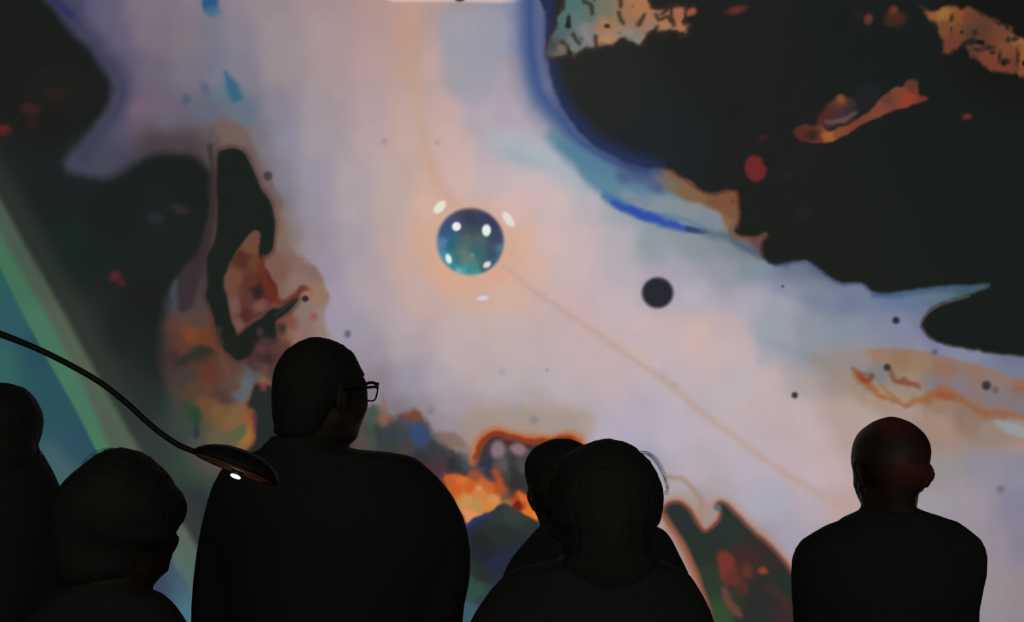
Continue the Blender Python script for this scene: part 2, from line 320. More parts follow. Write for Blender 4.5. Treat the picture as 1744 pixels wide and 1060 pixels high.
    p.poly([(-400,-300),(-10,378),(50,488),(76,530),(140,652),(187,765),(240,860),(290,955),(380,1150),(430,1260),(-400,1260)], [(20,480,(66,112,84)),(60,560,(70,116,92)),(130,680,(68,118,92)),(180,770,(72,122,92)),(280,950,(82,110,104)),(310,1040,(74,112,124))], 9, .9, smooth=False)
    p.poly([(-400,-220),(-8,440),(34,526),(80,612),(130,700),(163,766),(200,830),(262,950),(310,1040),(380,1180),(-400,1260)], [(0,500,(42,88,92)),(20,560,(46,88,94)),(0,620,(52,96,92)),(90,700,(42,80,88)),(60,600,(40,76,90)),(140,760,(44,76,90)),(90,800,(66,94,100)),(275,985,(58,66,88)),(300,1020,(62,84,100)),(130,900,(50,80,92))], 3.5, .97, smooth=False, r=30)
    p.poly([(288,948),(300,970),(322,1004),(330,1080),(290,1080),(262,1000)], [(285,975,(58,78,96)),(270,995,(58,62,86)),(310,1000,(66,96,112)),(318,1040,(72,112,130))], 5, .85)
    # ---- lower centre clutter
    p.poly([(596,800),(604,740),(622,700),(640,690),(660,712),(690,706),(708,700),(726,716),(742,742),(766,758),(796,774),(812,790),(850,802),(900,800),(930,860),(930,1300),(760,1300),(596,900)],
        [(620,690,(92,88,88)),(614,750,(86,72,68)),(634,700,(66,80,76)),(640,740,(48,60,58)),(652,716,(128,92,76)),(662,738,(50,60,70)),(688,742,(54,66,66)),(706,712,(118,70,50)),(706,735,(54,72,112)),(720,752,(56,68,98)),(740,765,(48,56,62)),(760,748,(112,94,90)),(774,746,(126,102,90)),(790,768,(92,88,92)),(770,785,(40,44,44)),(800,788,(64,72,80)),(740,798,(72,50,56)),(720,780,(52,50,52)),(690,768,(74,62,58)),(670,760,(54,62,62)),(750,806,(78,56,60)),(780,800,(44,46,48)),(815,782,(84,92,104)),(830,795,(54,66,84)),(850,795,(70,70,72)),(880,800,(56,62,62)),(900,800,(58,62,66)),(890,825,(46,48,52)),(905,840,(44,50,56)),(850,900,(40,48,46)),(840,940,(36,40,48)),(860,950,(36,42,72)),(810,960,(38,42,46)),(810,1000,(46,66,60)),(800,1050,(58,84,94)),(830,1000,(46,60,66)),(780,940,(40,44,48))],
        9, .96, wob=6, fine=6, r=12, warp=5)
    p.stroke([(634,690),(632,725),(636,760)], (62,82,76), [6,10,12], 6, .7, fine=3)
    p.stroke([(650,670),(654,700),(652,722)], (138,100,82), [3,8,10], 6, .7, fine=3)
    p.blob(708, 708, 9, 7, (124,66,44), 5, .85, 0, 3)
    p.blob(712, 742, 13, 17, (52,72,112), 6, .8, -.3, 4)
    p.poly([(730,700),(775,706),(796,728),(800,752),(770,742),(742,726)], (152,140,148), 9, .7, fine=6)
    p.poly([(735,738),(770,738),(790,748),(800,768),(775,764),(752,758)], (124,98,86), 7, .75, fine=5)
    p.poly([(800,700),(1000,696),(1000,745),(960,740),(900,738),(860,726),(830,726),(808,756),(798,752)], (162,142,126), 14, .55, fine=4)
    # arch
    p.poly([(806,790),(812,762),(824,744),(845,735),(870,742),(910,748),(960,744),(990,752),(990,800),(940,830),(905,800),(860,808),(830,800)],
        [(820,770,(62,46,50)),(835,790,(44,48,62)),(860,745,(62,38,36)),(900,756,(60,40,40)),(930,770,(64,46,48)),(865,790,(76,70,72)),(885,790,(74,66,68)),(845,800,(66,68,72)),(900,790,(62,60,62))], 4, .95, fine=2, r=10)
    p.stroke([(806,786),(811,764),(822,745),(842,734),(868,740),(900,746),(935,748),(960,742),(980,744),(992,758)], (186,104,56), 15, 7, .75, fine=2)
    p.stroke([(810,780),(816,762),(826,748),(845,738),(870,744),(900,750),(935,751),(960,745),(976,748),(988,762)], (140,50,26), 7, 4, .95, fine=2)
    p.blob(849, 766, 12, 15, (136,114,122), 6, .95, .2, 2); p.blob(884, 766, 15, 10, (138,112,120), 5, .95, .2, 2)
    p.poly([(848,782),(862,786),(864,800),(850,806),(842,796)], (96,92,94), 5, .6, fine=3)
    p.poly([(830,796),(838,792),(842,806),(836,816),(826,808)], (42,52,70), 4, .9, fine=3)
    p.stroke([(872,780),(874,810),(878,830)], (46,46,50), 16, 7, .6, fine=3)
    # fire
    p.poly([(755,818),(775,808),(798,812),(803,802),(816,804),(828,816),(846,822),(838,804),(848,802),(858,822),(872,838),(886,838),(904,852),(918,886),(902,880),(880,870),(860,857),(850,862),(832,876),(808,884),(796,892),(784,870)],
        [(768,818,(190,92,44)),(782,822,(206,108,48)),(776,830,(200,90,36)),(800,828,(200,92,40)),(806,808,(150,76,48)),(830,828,(198,98,48)),(815,838,(204,128,64)),(810,860,(178,140,78)),(795,852,(196,140,80)),(842,850,(212,140,78)),(830,868,(206,128,66)),(800,882,(222,142,92)),(850,832,(176,76,40)),(846,810,(160,72,50)),(862,845,(110,80,60)),(872,850,(170,62,34)),(881,862,(110,36,26)),(890,850,(214,104,46)),(897,872,(218,112,42)),(910,882,(226,122,48)),(865,856,(140,110,60))],
        3.5, 1, fine=3, r=5, warp=2, rims=((2,4,(130,60,44),.5),))
    p.blob(880, 861, 6, 6, (108,34,26), 4, .9, 0, 2); p.blob(790, 818, 8, 5, (216,120,60), 4, .5); p.blob(816, 832, 5, 4, (216,150,110), 3, .7)
    p.stroke([(876,800),(878,825),(872,840)], (50,46,50), 12, 6, .6, fine=3)
    p.poly([(798,892),(830,876),(858,858),(880,870),(920,892),(956,930),(990,1010),(1040,1120),(1060,1300),(760,1300),(796,960)],
        [(800,893,(40,44,64)),(825,890,(42,48,54)),(840,905,(40,46,46)),(840,880,(46,54,56)),(870,880,(50,60,56)),(860,910,(38,46,44)),(820,920,(36,40,38)),(830,945,(36,39,44)),(862,948,(37,42,52)),(850,965,(38,42,60)),(820,980,(42,46,46)),(808,1005,(50,78,66)),(800,1045,(60,88,98)),(830,1020,(46,60,70))],
        3, 1, fine=2, r=8, warp=4)
    p.stroke([(836,962),(855,950),(880,940)], (38,44,78), 14, 8, .7, fine=3)
    p.stroke([(792,897),(812,886),(830,878)], (46,54,124), 5, 5, .8, fine=2)
    # ---- lower right claw
    p.stroke([(1138,812),(1160,816),(1180,832),(1192,852),(1194,878),(1188,900)], (160,128,108), 8, 7, .75, fine=3)
    p.stroke([(1194,862),(1210,864),(1224,862)], (168,128,118), 8, 6, .7, fine=2)
    p.blob(1208, 884, 17, 16, (156,138,134), 7, .8)
    p.poly([(1134,872),(1144,858),(1160,860),(1176,876),(1186,896),(1198,908),(1212,902),(1226,888),(1230,872),(1224,860),(1236,862),(1258,884),(1284,910),(1314,936),(1336,962),(1360,996),(1440,1100),(1500,1300),(1240,1300),(1216,1062),(1200,1006),(1184,962),(1166,924),(1144,892)],
        [(1150,880,(42,48,46)),(1200,930,(40,49,44)),(1240,900,(42,50,46)),(1210,1000,(44,58,46)),(1225,1050,(52,74,46)),(1260,960,(56,44,44)),(1300,950,(52,44,42)),(1330,1000,(38,48,44)),(1300,1020,(44,44,42)),(1280,1050,(40,44,42)),(1340,1040,(54,42,44))],
        3, 1, wob=1, fine=1, r=14, rims=((7,9,(176,128,104),.5),(2,4.5,(112,56,40),.9)))
    p.stroke([(1134,880),(1144,900),(1162,932),(1178,968),(1194,1008),(1206,1048)], (150,94,72), [6,9,12,12,8,4], 7, .8, fine=1)
    p.stroke([(1130,905),(1150,935),(1168,975),(1184,1010)], (156,130,120), 8, 7, .7)
    p.poly([(1222,948),(1232,940),(1246,945),(1254,965),(1268,990),(1276,1006),(1262,1014),(1240,1000),(1226,985)], [(1234,960,(118,52,42)),(1250,990,(100,48,42)),(1268,1005,(80,46,42))], 5, .95, fine=3, r=8)
    p.poly([(1248,932),(1280,934),(1294,955),(1284,985),(1262,980),(1252,958)], (66,42,40), 8, .7, fine=4)
    p.blob(1272, 972, 10, 13, (98,50,44), 6, .8, -.3, 3); p.blob(1301, 973, 8, 7, (146,66,46), 4, .9, .5, 3)
    p.stroke([(1232,1004),(1240,1024),(1254,1042),(1262,1050)], (112,64,54), [8,13,13,8], 5, .9, fine=2)
    p.stroke([(1245,1000),(1262,1012),(1268,1030)], (52,48,40), 10, 5, .6)
    p.stroke([(1310,1000),(1330,1016),(1345,1040)], (76,44,42), 12, 8, .6, fine=3)
    p.blob(1222, 865, 6, 5, (78,106,126), 3, 1, 0, 1)
    # ---- blue river
    p.stroke([(900,-60),(896,40),(902,110),(918,165),(950,215),(990,255),(1040,285),(1090,300)], (104,118,148), [36,36,38,38,34,30,26,20], 30, .85, wob=6)
    p.stroke([(906,-60),(904,40),(910,105),(924,160),(956,208),(996,250),(1046,280),(1100,296)], (54,78,128), [26,26,26,22,22,24,24,18], 20, .95, wob=5)
    p.stroke([(940,232),(975,262),(1010,292),(1050,322)], (84,130,148), [10,26,32,22], 15, .9, wob=6)
    p.stroke([(960,250),(1000,272),(1050,300),(1100,325),(1130,322)], (86,122,150), [14,26,32,30,16], 9, .85, wob=4)
    p.stroke([(1060,300),(1100,305),(1125,318)], (70,84,124), 20, 9, .7, fine=3)
    p.poly([(1062,335),(1100,330),(1150,338),(1200,352),(1232,370),(1238,392),(1200,388),(1150,372),(1100,355)], [(1090,340,(120,132,150)),(1130,350,(130,144,148)),(1180,360,(132,140,146)),(1220,375,(126,134,146)),(1200,385,(120,132,150))], 7, .9, wob=2, r=15)
    p.stroke([(985,282),(1010,310),(1040,332),(1072,348)], (78,118,148), [4,14,20,8], 12, .8, wob=4)
    p.stroke([(1030,334),(1050,346),(1076,358),(1110,370)], (62,110,156), [10,14,16,10], 7, .9)
    p.stroke([(1044,345),(1070,358),(1100,368),(1140,382),(1176,392),(1196,395)], (46,76,164), [8,14,17,15,11,4], 6, .95, fine=3)
    p.stroke([(1130,366),(1170,376),(1200,390)], (78,116,160), 7, 6, .6)
    p.stroke([(1172,390),(1190,394),(1204,396)], (54,66,92), [9,8,3], 3, .9)
    p.stroke([(1200,396),(1230,402),(1262,414),(1290,430)], (82,100,112), [10,14,16,14], 8, .75, fine=4)
    p.stroke([(1250,412),(1300,436),(1340,452)], (78,88,104), [8,12,8], 7, .6, fine=4)
    # brown fringe
    p.poly([(1112,284),(1150,280),(1200,320),(1262,318),(1266,400),(1296,396),(1300,440),(1276,412),(1246,406),(1236,384),(1226,364),(1196,350),(1160,338),(1128,318)],
        [(1122,292,(108,104,100)),(1145,300,(120,86,66)),(1140,315,(112,106,92)),(1165,320,(122,94,68)),(1190,335,(124,90,66)),(1220,340,(116,78,56)),(1248,335,(124,74,48)),(1245,365,(118,80,58)),(1236,380,(130,98,72)),(1250,395,(110,84,76)),(1285,408,(106,68,60)),(1262,404,(112,84,76)),(1292,425,(92,76,80))],
        6, .95, wob=2, fine=3, r=8)
    # right big dark
    p.poly([(932,-250),(930,20),(932,90),(944,150),(972,205),(1008,244),(1050,268),(1092,284),(1126,286),(1142,290),(1156,300),(1176,308),(1192,324),(1216,330),(1240,324),(1256,330),(1258,375),(1252,394),(1266,404),(1288,404),(1304,398),(1298,414),(1298,434),(1318,452),(1350,446),(1374,446),(1396,460),(1416,476),(1436,484),(1464,482),(1486,497),(1510,502),(1560,495),(1620,488),(1684,484),(1668,496),(1640,506),(1606,516),(1582,530),(1570,548),(1571,560),(1586,577),(1612,588),(1660,597),(1700,602),(1760,610),(2200,660),(2200,-250)],
        [(980,130,(38,40,38)),(1050,180,(37,39,38)),(1100,250,(32,36,40)),(1200,100,(31,33,31)),(1300,200,(30,32,31)),(1500,80,(26,30,28)),(1450,400,(28,31,28)),(1650,300,(26,30,27)),(1744,560,(26,30,26)),(1300,350,(30,32,30)),(1744,50,(22,23,21))],
        4.5, 1, wob=0, fine=2.5, r=60)
    p.stroke([(935,-60),(934,60),(940,120),(958,170),(990,215),(1030,250),(1080,275),(1120,284)], (38,50,94), [16,16,16,16,18,20,24,14], 18, .95)
    p.stroke([(1130,286),(1156,300),(1192,325),(1216,331),(1250,326),(1258,345),(1257,390)], (92,48,40), 3, 3, .8, fine=1)
    p.stroke([(1262,403),(1288,405),(1303,399)], (110,60,52), 3, 3, .8); p.stroke([(1300,406),(1297,420),(1300,436)], (84,50,50), 3, 3, .7)
    p.stroke([(1320,453),(1350,448),(1374,448),(1396,461),(1416,477),(1436,485),(1464,484),(1486,499)], (76,84,124), 5, 4, .6)
    p.stroke([(1488,503),(1530,503),(1600,493),(1668,490)], (62,84,112), [8,10,10,4], 5, .7)
    p.stroke([(1570,548),(1582,532),(1606,518),(1650,505)], (112,96,84), 3, 3, .7); p.stroke([(1569,556),(1571,562),(1586,578)], (92,62,60), 3, 3, .7)
    # dim glows in the dark
    for x, y, rx, ry, c, a in ((1287,288,19,22,(106,39,40),1),(1300,236,8,5,(62,34,32),.8),(1648,198,7,4.5,(104,42,40),1),(1254,18,17,7,(98,40,42),1),(1177,20,9,8,(150,80,62),1),(1341,298,8,8,(44,32,34),.7),(1370,362,14,10,(36,34,36),.7),(1250,345,2,3,(60,50,46),.5),(1303,402,6,5,(96,52,50),.8)):
        p.blob(x, y, rx, ry, c, 4, a, -.2, 3)
    p.blob(1310, 277, 10, 9, (30,30,30), 4, .95)
    # top fringe
    p.poly([(932,97),(938,70),(948,40),(962,8),(966,-60),(1102,-60),(1104,4),(1118,16),(1140,15),(1164,12),(1163,34),(1170,48),(1158,58),(1146,50),(1130,56),(1112,52),(1098,62),(1086,74),(1066,64),(1048,76),(1034,74),(1014,78),(996,80),(982,92),(966,84),(958,96)],
        [(975,10,(78,112,106)),(965,50,(78,102,104)),(945,80,(62,72,72)),(955,85,(112,104,94)),(985,60,(104,114,116)),(1000,20,(92,110,104)),(995,55,(128,124,126)),(1030,20,(112,112,98)),(1030,45,(158,118,88)),(1035,65,(164,124,94)),(1060,20,(150,112,82)),(1075,60,(128,124,118)),(1090,20,(168,112,76)),(1080,40,(150,112,88)),(1110,45,(150,114,98)),(1125,45,(166,118,84)),(1150,20,(160,100,72)),(1160,48,(168,110,80)),(980,80,(110,120,116))],
        4, 1, fine=6, r=9, warp=3, holes=(22,.72,31), rims=((2,5,(70,46,38),.5),))
    for s in ([(996,4),(1006,8),(1009,20)],[(1055,-10),(1056,10)],[(1054,22),(1060,38)],[(1098,26),(1088,42)],[(1118,26),(1124,34),(1138,30),(1146,42)],[(1144,10),(1145,34)],[(1014,62),(1016,78)],[(976,60),(986,74)],[(1120,48),(1112,58)],[(1134,18),(1128,24)],[(958,70),(970,90)]):
        p.stroke(s, (44,37,33), 6, 5, .9, fine=3)
    for x, y, rx, ry, c in ((975,70,12,4,(120,118,114)),(1000,62,14,4,(136,128,130)),(1034,66,10,10,(172,130,96)),(1072,60,10,8,(138,130,122)),(955,82,6,8,(122,108,94))): p.blob(x, y, rx, ry, c, 4, .6, 1.0, 3)
    p.poly([(1566,6),(1590,18),(1604,14),(1636,12),(1660,18),(1682,32),(1702,38),(1726,52),(1748,68),(1850,110),(1850,240),(1752,150),(1738,126),(1716,122),(1684,118),(1664,104),(1650,86),(1640,72),(1632,84),(1622,88),(1608,88),(1602,66),(1592,44),(1578,24)],
        [(1572,12,(60,44,36)),(1588,22,(140,88,52)),(1604,26,(156,106,52)),(1630,24,(142,78,46)),(1610,45,(116,72,46)),(1618,75,(112,60,46)),(1650,30,(104,64,46)),(1660,55,(84,62,46)),(1680,60,(92,56,46)),(1705,60,(112,68,46)),(1690,95,(118,62,48)),(1712,85,(124,72,46)),(1725,105,(112,60,46)),(1742,70,(150,96,64)),(1744,100,(152,88,44))],
        5, .97, fine=7, holes=(18,.62,8), r=10, warp=4)
    for x, y, rx, ry in ((1622,31,4,5),(1654,69,7,6),(1660,56,3,4),(1684,80,9,4),(1704,97,4,9),(1715,104,6,5),(1730,66,6,4),(1718,66,4,4),(1645,72,8,4),(1734,100,3,12),(1664,84,8,3)):
        p.blob(x, y, rx, ry, (32,32,28), 4, .85, 0, 4)
    p.blob(1522, 20, 7, 10, (108,52,38), 4, 1, 0, 3); p.blob(1526, 34, 18, 12, (74,42,36), 6, .8, 0, 5); p.blob(1480, 32, 7, 9, (98,50,46), 4, .95, 0, 3); p.blob(1462, 26, 8, 8, (44,34,30), 6, .7)
    # floating ember
    p.poly([(1390,222),(1394,200),(1408,180),(1428,164),(1445,166),(1460,178),(1458,200),(1430,212)], [(1400,195,(80,42,38)),(1433,168,(112,60,42)),(1450,190,(52,44,54)),(1420,205,(72,46,48)),(1455,175,(62,48,46))], 6, .95, fine=3, r=8)
    p.poly([(1458,150),(1490,145),(1500,165),(1480,190),(1462,198),(1456,176)], (34,35,42), 8, .7)
    p.stroke([(1408,208),(1425,208),(1440,203),(1458,192)], (106,80,74), [6,8,7,4], 4, .85, fine=2)
    p.poly([(1350,228),(1362,214),(1394,214),(1412,222),(1440,212),(1470,198),(1486,184),(1502,164),(1524,150),(1536,148),(1548,136),(1565,139),(1566,160),(1582,170),(1560,178),(1530,186),(1500,198),(1470,212),(1440,230),(1418,240),(1372,243)],
        [(1360,222,(84,44,36)),(1385,232,(44,34,30)),(1380,216,(92,46,40)),(1388,240,(108,54,44)),(1408,230,(160,92,48)),(1430,228,(128,70,46)),(1460,210,(118,60,46)),(1500,185,(122,66,52)),(1545,165,(142,60,44)),(1530,160,(116,66,48)),(1552,145,(92,54,44)),(1575,170,(110,50,44)),(1510,170,(96,56,46))],
        3, 1, fine=3, r=7, warp=2)
    p.blob(1432, 168, 6, 7, (130,76,48), 4, .9)
    # ---- dark disc & bubble
    p.blob(1120, 499, 40, 40, (176,162,170), 14, .5)
    p.blob(1120, 499, 26.5, 26, (40,40,50), 4.5)
    for rr, a in ((104,.14),(86,.24),(72,.38)): p.blob(806, 426, rr, rr*.93, (216,168,142), 16, a)
    p.stroke([(862,455),(930,510),(1010,562),(1080,612),(1140,656),(1200,704),(1300,782),(1370,826),(1450,872)], (182,156,142), [3,5,6,7,8,8,8,8,8], 9, .85, fine=2, wob=4)
    p.stroke([(862,448),(940,503),(1020,560),(1100,615)], (206,172,162), 14, 12, .4)
    p.blob(1150, 657, 6, 5, (176,160,146), 4, .7)
    cx, cy, R = 801, 412, 57
    sl = p.box(cx-75, cy-75, cx+75, cy+75)
    x = (p.X[sl]-cx)/R; y = (p.Y[sl]-cy)/R; d = np.sqrt(x*x+y*y)
    col = p.field(sl, [(800,360,(84,72,84)),(800,372,(48,58,84)),(770,378,(72,74,108)),(760,395,(52,86,124)),(752,412,(90,130,168)),(768,415,(36,96,118)),(835,378,(54,58,88)),(848,405,(58,68,98)),(840,430,(54,74,96)),(852,430,(86,120,140)),(800,395,(62,80,86)),(818,410,(80,98,96)),(790,410,(82,100,100)),(810,430,(52,98,104)),(790,432,(100,118,106)),(797,446,(112,124,110)),(778,440,(54,108,112)),(775,455,(48,130,150)),(800,460,(44,134,138)),(820,450,(60,104,96)),(840,450,(58,88,118)),(760,440,(70,140,170)),(782,466,(120,182,192)),(810,469,(90,160,170)),(830,462,(60,96,110))], 11, 0)
    a = np.clip((1.0-d)*R/9+.5, 0, 1); a = a*a*(3-2*a)
    p.blend(sl, a, (0,0,0)); p.C[sl] += a[..., None]*col
    for X0, Y0, rx, ry, c, ro in ((749,353,13,7.5,(226,226,208),-.8),(866,374,15,7,(224,218,208),.95),(777.5,386,7.5,7.5,(232,240,230),0),(828.5,392.5,7.5,10,(232,240,230),0),(764,441,5,8.5,(226,236,228),-.3),(829.5,451,7,5,(226,214,208),-.6),(822,508,10,3.5,(212,204,226),-.15)):
        p.blob(X0, Y0, rx, ry, c, 2.2, 1, ro)
    p.blob(804, 435, 4, 4, (96,150,156), 3, .8)
    # ---- right hand stains
    p.poly([(1370,606),(1430,600),(1500,597),(1560,600),(1620,614),(1680,632),(1750,654),(2000,730),(2000,800),(1750,770),(1690,760),(1620,742),(1540,720),(1470,690),(1430,650)],
        [(1440,610,(150,138,134)),(1490,602,(152,118,94)),(1540,608,(146,112,88)),(1470,620,(146,136,136)),(1490,636,(122,124,128)),(1560,622,(148,120,94)),(1610,625,(144,108,86)),(1660,638,(142,112,100)),(1700,650,(140,116,108)),(1744,656,(140,98,74)),(1550,655,(148,134,118)),(1590,655,(128,116,118)),(1640,655,(130,116,120)),(1700,675,(128,116,120)),(1744,690,(126,114,118)),(1600,690,(146,120,102)),(1650,710,(140,114,100)),(1450,655,(154,138,124)),(1490,690,(164,140,122)),(1540,705,(166,144,134)),(1600,720,(158,134,122)),(1744,740,(150,128,116)),(1690,735,(146,130,120)),(1744,760,(164,140,132))],
        12, .95, wob=3, fine=3, r=10, warp=4)
    p.stroke([(1480,600),(1520,598),(1570,602),(1640,620),(1700,640),(1760,660)], (152,106,76), [0,4,6,6,5,5], 7, .65, fine=3)
    p.stroke([(1452,628),(1466,636),(1486,640)], (92,92,66), 5, 4, .8, fine=2)
    p.stroke([(1460,636),(1472,650),(1490,668),(1512,680),(1545,690)], (152,92,60), [14,18,11,8,6], 6, .85, fine=4)
    p.stroke([(1464,640),(1476,650),(1484,642)], (132,66,48), 8, 4, .9, fine=2)
    p.stroke([(1490,652),(1510,668),(1528,678),(1548,680),(1568,672)], (156,140,104), 6, 5, .6, fine=2)
    p.stroke([(1498,655),(1514,670),(1530,682)], (156,98,62), 4, 4, .8, fine=2)
    p.stroke([(1518,634),(1524,644),(1540,652),(1560,656)], (128,76,58), [9,8,14,12], 5, .9, fine=6)
    p.stroke([(1545,690),(1575,680),(1600,670),(1622,674),(1648,690),(1680,704),(1720,708),(1760,716),(2000,750)], (150,92,60), [5,14,18,15,10,12,9,8,8], 8, .85, fine=6)
    p.stroke([(1600,672),(1622,678)], (146,80,52), 9, 4, .7, fine=2)
    p.poly([(1694,716),(1720,718),(1750,728),(1900,760),(1900,790),(1744,748),(1712,738)], (150,156,162), 6, .8, fine=3)
    p.stroke([(1650,720),(1664,735),(1700,742),(1744,756),(1900,800)], (150,124,108), 12, 9, .5, fine=3)
    p.stroke([(1300,578),(1350,598),(1385,604)], (136,146,156), 14, 12, .5)
    p.stroke([(1330,495),(1400,520),(1500,520),(1590,505)], (104,122,150), 16, 12, .35, wob=8)
    p.stroke([(1270,455),(1330,470),(1400,490)], (122,136,150), 20, 12, .4, wob=8)
    for x, y, r_, c, s in ((1526,546,6,(36,38,50),3),(1511,626,6,(50,46,44),3),(1680,657,7.5,(44,44,46),4),(1353.5,673.5,5.2,(48,38,46),3),(1592,600,5,(104,82,128),4),(1333,488,2.6,(70,70,84),2),(1704,834,6,(112,102,120),6),(1292,616,5,(168,162,178),5),(733,700,6,(128,122,130),6),(909,715,6,(136,128,128),6),(880,693,7,(160,150,158),7),(855,633,6,(166,158,172),6),(932,630,3,(168,150,152),2.5),(655,241,5,(158,142,142),5),(745,243,4,(176,150,146),4),(1695,664,5,(96,84,88),5)):
        p.blob(x, y, r_, r_, c, s, .92)
    # picture noise: faint weave and compression mottling
    n = fbm(p.X, p.Y, 46, 71, 3)*.020+fbm(p.X*1.0, p.Y*.25, 7, 13, 2)*.006
    p.C *= (1+n)[..., None]
    t = fbm(p.X, p.Y, 80, 200, 2)
    p.C[..., 0] *= 1+.012*t; p.C[..., 2] *= 1-.012*t
    return np.clip(p.C, 0, 255)
# ---------------------------------------------------------------- setting
M_wall = mat('dark_wall_paint', (.028, .03, .03), .9, noise=.15, scale=6)
M_ceil = mat('black_ceiling', (.02, .02, .02), .95, noise=.1, scale=6)
M_floor = mat('dark_carpet', (.03, .03, .032), .95, noise=.3, scale=220, bump=.5)
M_frame = mat('black_frame', (.01, .01, .01), .6, noise=.2, scale=50)
XW, YB, YF, ZC = 5.2, -4.5, 7.35, 5.0
for nm, lo, hi, m in (('floor', (-XW-.1, YB-.1, -.1), (XW+.1, YF+.1, 0), M_floor), ('ceiling', (-XW-.1, YB-.1, ZC), (XW+.1, YF+.1, ZC+.1), M_ceil),
                      ('wall_left', (-XW-.1, YB, 0), (-XW, YF, ZC), M_wall), ('wall_right', (XW, YB, 0), (XW+.1, YF, ZC), M_wall),
                      ('wall_front', (-XW-.1, YF, 0), (XW+.1, YF+.1, ZC), M_wall), ('wall_back', (-XW-.1, YB-.1, 0), (XW+.1, YB, ZC), M_wall)):
    box(nm, lo, hi, m)['kind'] = 'structure'

# ---------------------------------------------------------------- the screen
YS = 7.0
xs = np.concatenate([np.arange(-560, -10, 11.0), np.arange(-6, 1752, 2.1), np.arange(1760, 2306, 11.0)])
ys = np.concatenate([np.arange(-180, -8, 9.0), np.arange(-5, 1066, 2.1), np.arange(1072, 1196, 9.0)])
C = paint(xs, ys)
k = YS/FPX
SX0, SX1 = (xs[0]-CX)*k, (xs[-1]-CX)*k; SZ1, SZ0 = CAMZ-(ys[0]-HZ)*k, CAMZ-(ys[-1]-HZ)*k
scr = empty('projection_screen', ((SX0+SX1)/2, YS+.03, 0), 'huge wall-filling screen glowing with marbled ink picture and round blue bubble', 'screen')
gx, gz = np.meshgrid((xs-CX)*k, CAMZ-(ys-HZ)*k)
ny, nx = gx.shape
V = np.stack([gx-scr.location.x, np.full(gx.shape, -.03), gz], -1).reshape(-1, 3)
idx = np.arange(nx*ny).reshape(ny, nx)
F = np.stack([idx[1:, :-1], idx[1:, 1:], idx[:-1, 1:], idx[:-1, :-1]], -1).reshape(-1, 4)
me = mesh_from('screen_surface', V, F)
col = np.ones((nx*ny, 4), np.float32); col[:, :3] = lin(C.reshape(-1, 3))
at = me.color_attributes.new('picture', 'FLOAT_COLOR', 'POINT'); at.data.foreach_set('color', col.ravel())
m = bpy.data.materials.new('moving_picture'); m.use_nodes = True; nt = m.node_tree; nt.nodes.clear()
an = nt.nodes.new('ShaderNodeAttribute'); an.attribute_name = 'picture'
tc = nt.nodes.new('ShaderNodeTexCoord')
mp = nt.nodes.new('ShaderNodeVectorMath'); mp.operation = 'MULTIPLY'; mp.inputs[1].default_value = (1, 0, 1)
wv = []
for d in ('X', 'Z'):                                    # the faint grid of the picture's pixels
    q = nt.nodes.new('ShaderNodeTexWave'); q.bands_direction = d; q.inputs['Scale'].default_value = 16
    nt.links.new(tc.outputs['Object'], q.inputs['Vector']); wv.append(q)
ad = nt.nodes.new('ShaderNodeMath'); ad.operation = 'ADD'
nt.links.new(wv[0].outputs['Fac'], ad.inputs[0]); nt.links.new(wv[1].outputs['Fac'], ad.inputs[1])
mu = nt.nodes.new('ShaderNodeMath'); mu.operation = 'MULTIPLY_ADD'; mu.inputs[1].default_value = .014; mu.inputs[2].default_value = .986
nt.links.new(ad.outputs[0], mu.inputs[0])
e = nt.nodes.new('ShaderNodeEmission'); o = nt.nodes.new('ShaderNodeOutputMaterial')
nt.links.new(an.outputs['Color'], e.inputs[0]); nt.links.new(mu.outputs[0], e.inputs[1]); nt.links.new(e.outputs[0], o.inputs[0])
m.cycles.emission_sampling = 'NONE'
link('screen_surface', me, m, scr, False)
cxs = scr.location.x
for nm, lo, hi in (('backing_panel', (SX0-.04, .0, SZ0-.03), (SX1+.04, .08, SZ1+.03)),
                   ('frame_bar', (SX0-.05, -.04, SZ1), (SX1+.05, .03, SZ1+.05)), ('frame_bar', (SX0-.05, -.04, SZ0-.05), (SX1+.05, .03, SZ0)),
                   ('frame_bar', (SX0-.05, -.04, SZ0), (SX0, .03, SZ1)), ('frame_bar', (SX1, -.04, SZ0), (SX1+.05, .03, SZ1))):
    b = box(nm, (lo[0]-cxs, lo[1], lo[2]), (hi[0]-cxs, hi[1], hi[2]), M_frame, scr)
for sx in (-3, 0, 3):
    box('support_foot', (sx-.1, .0, 0), (sx+.1, .1, SZ0-.03), M_frame, scr)

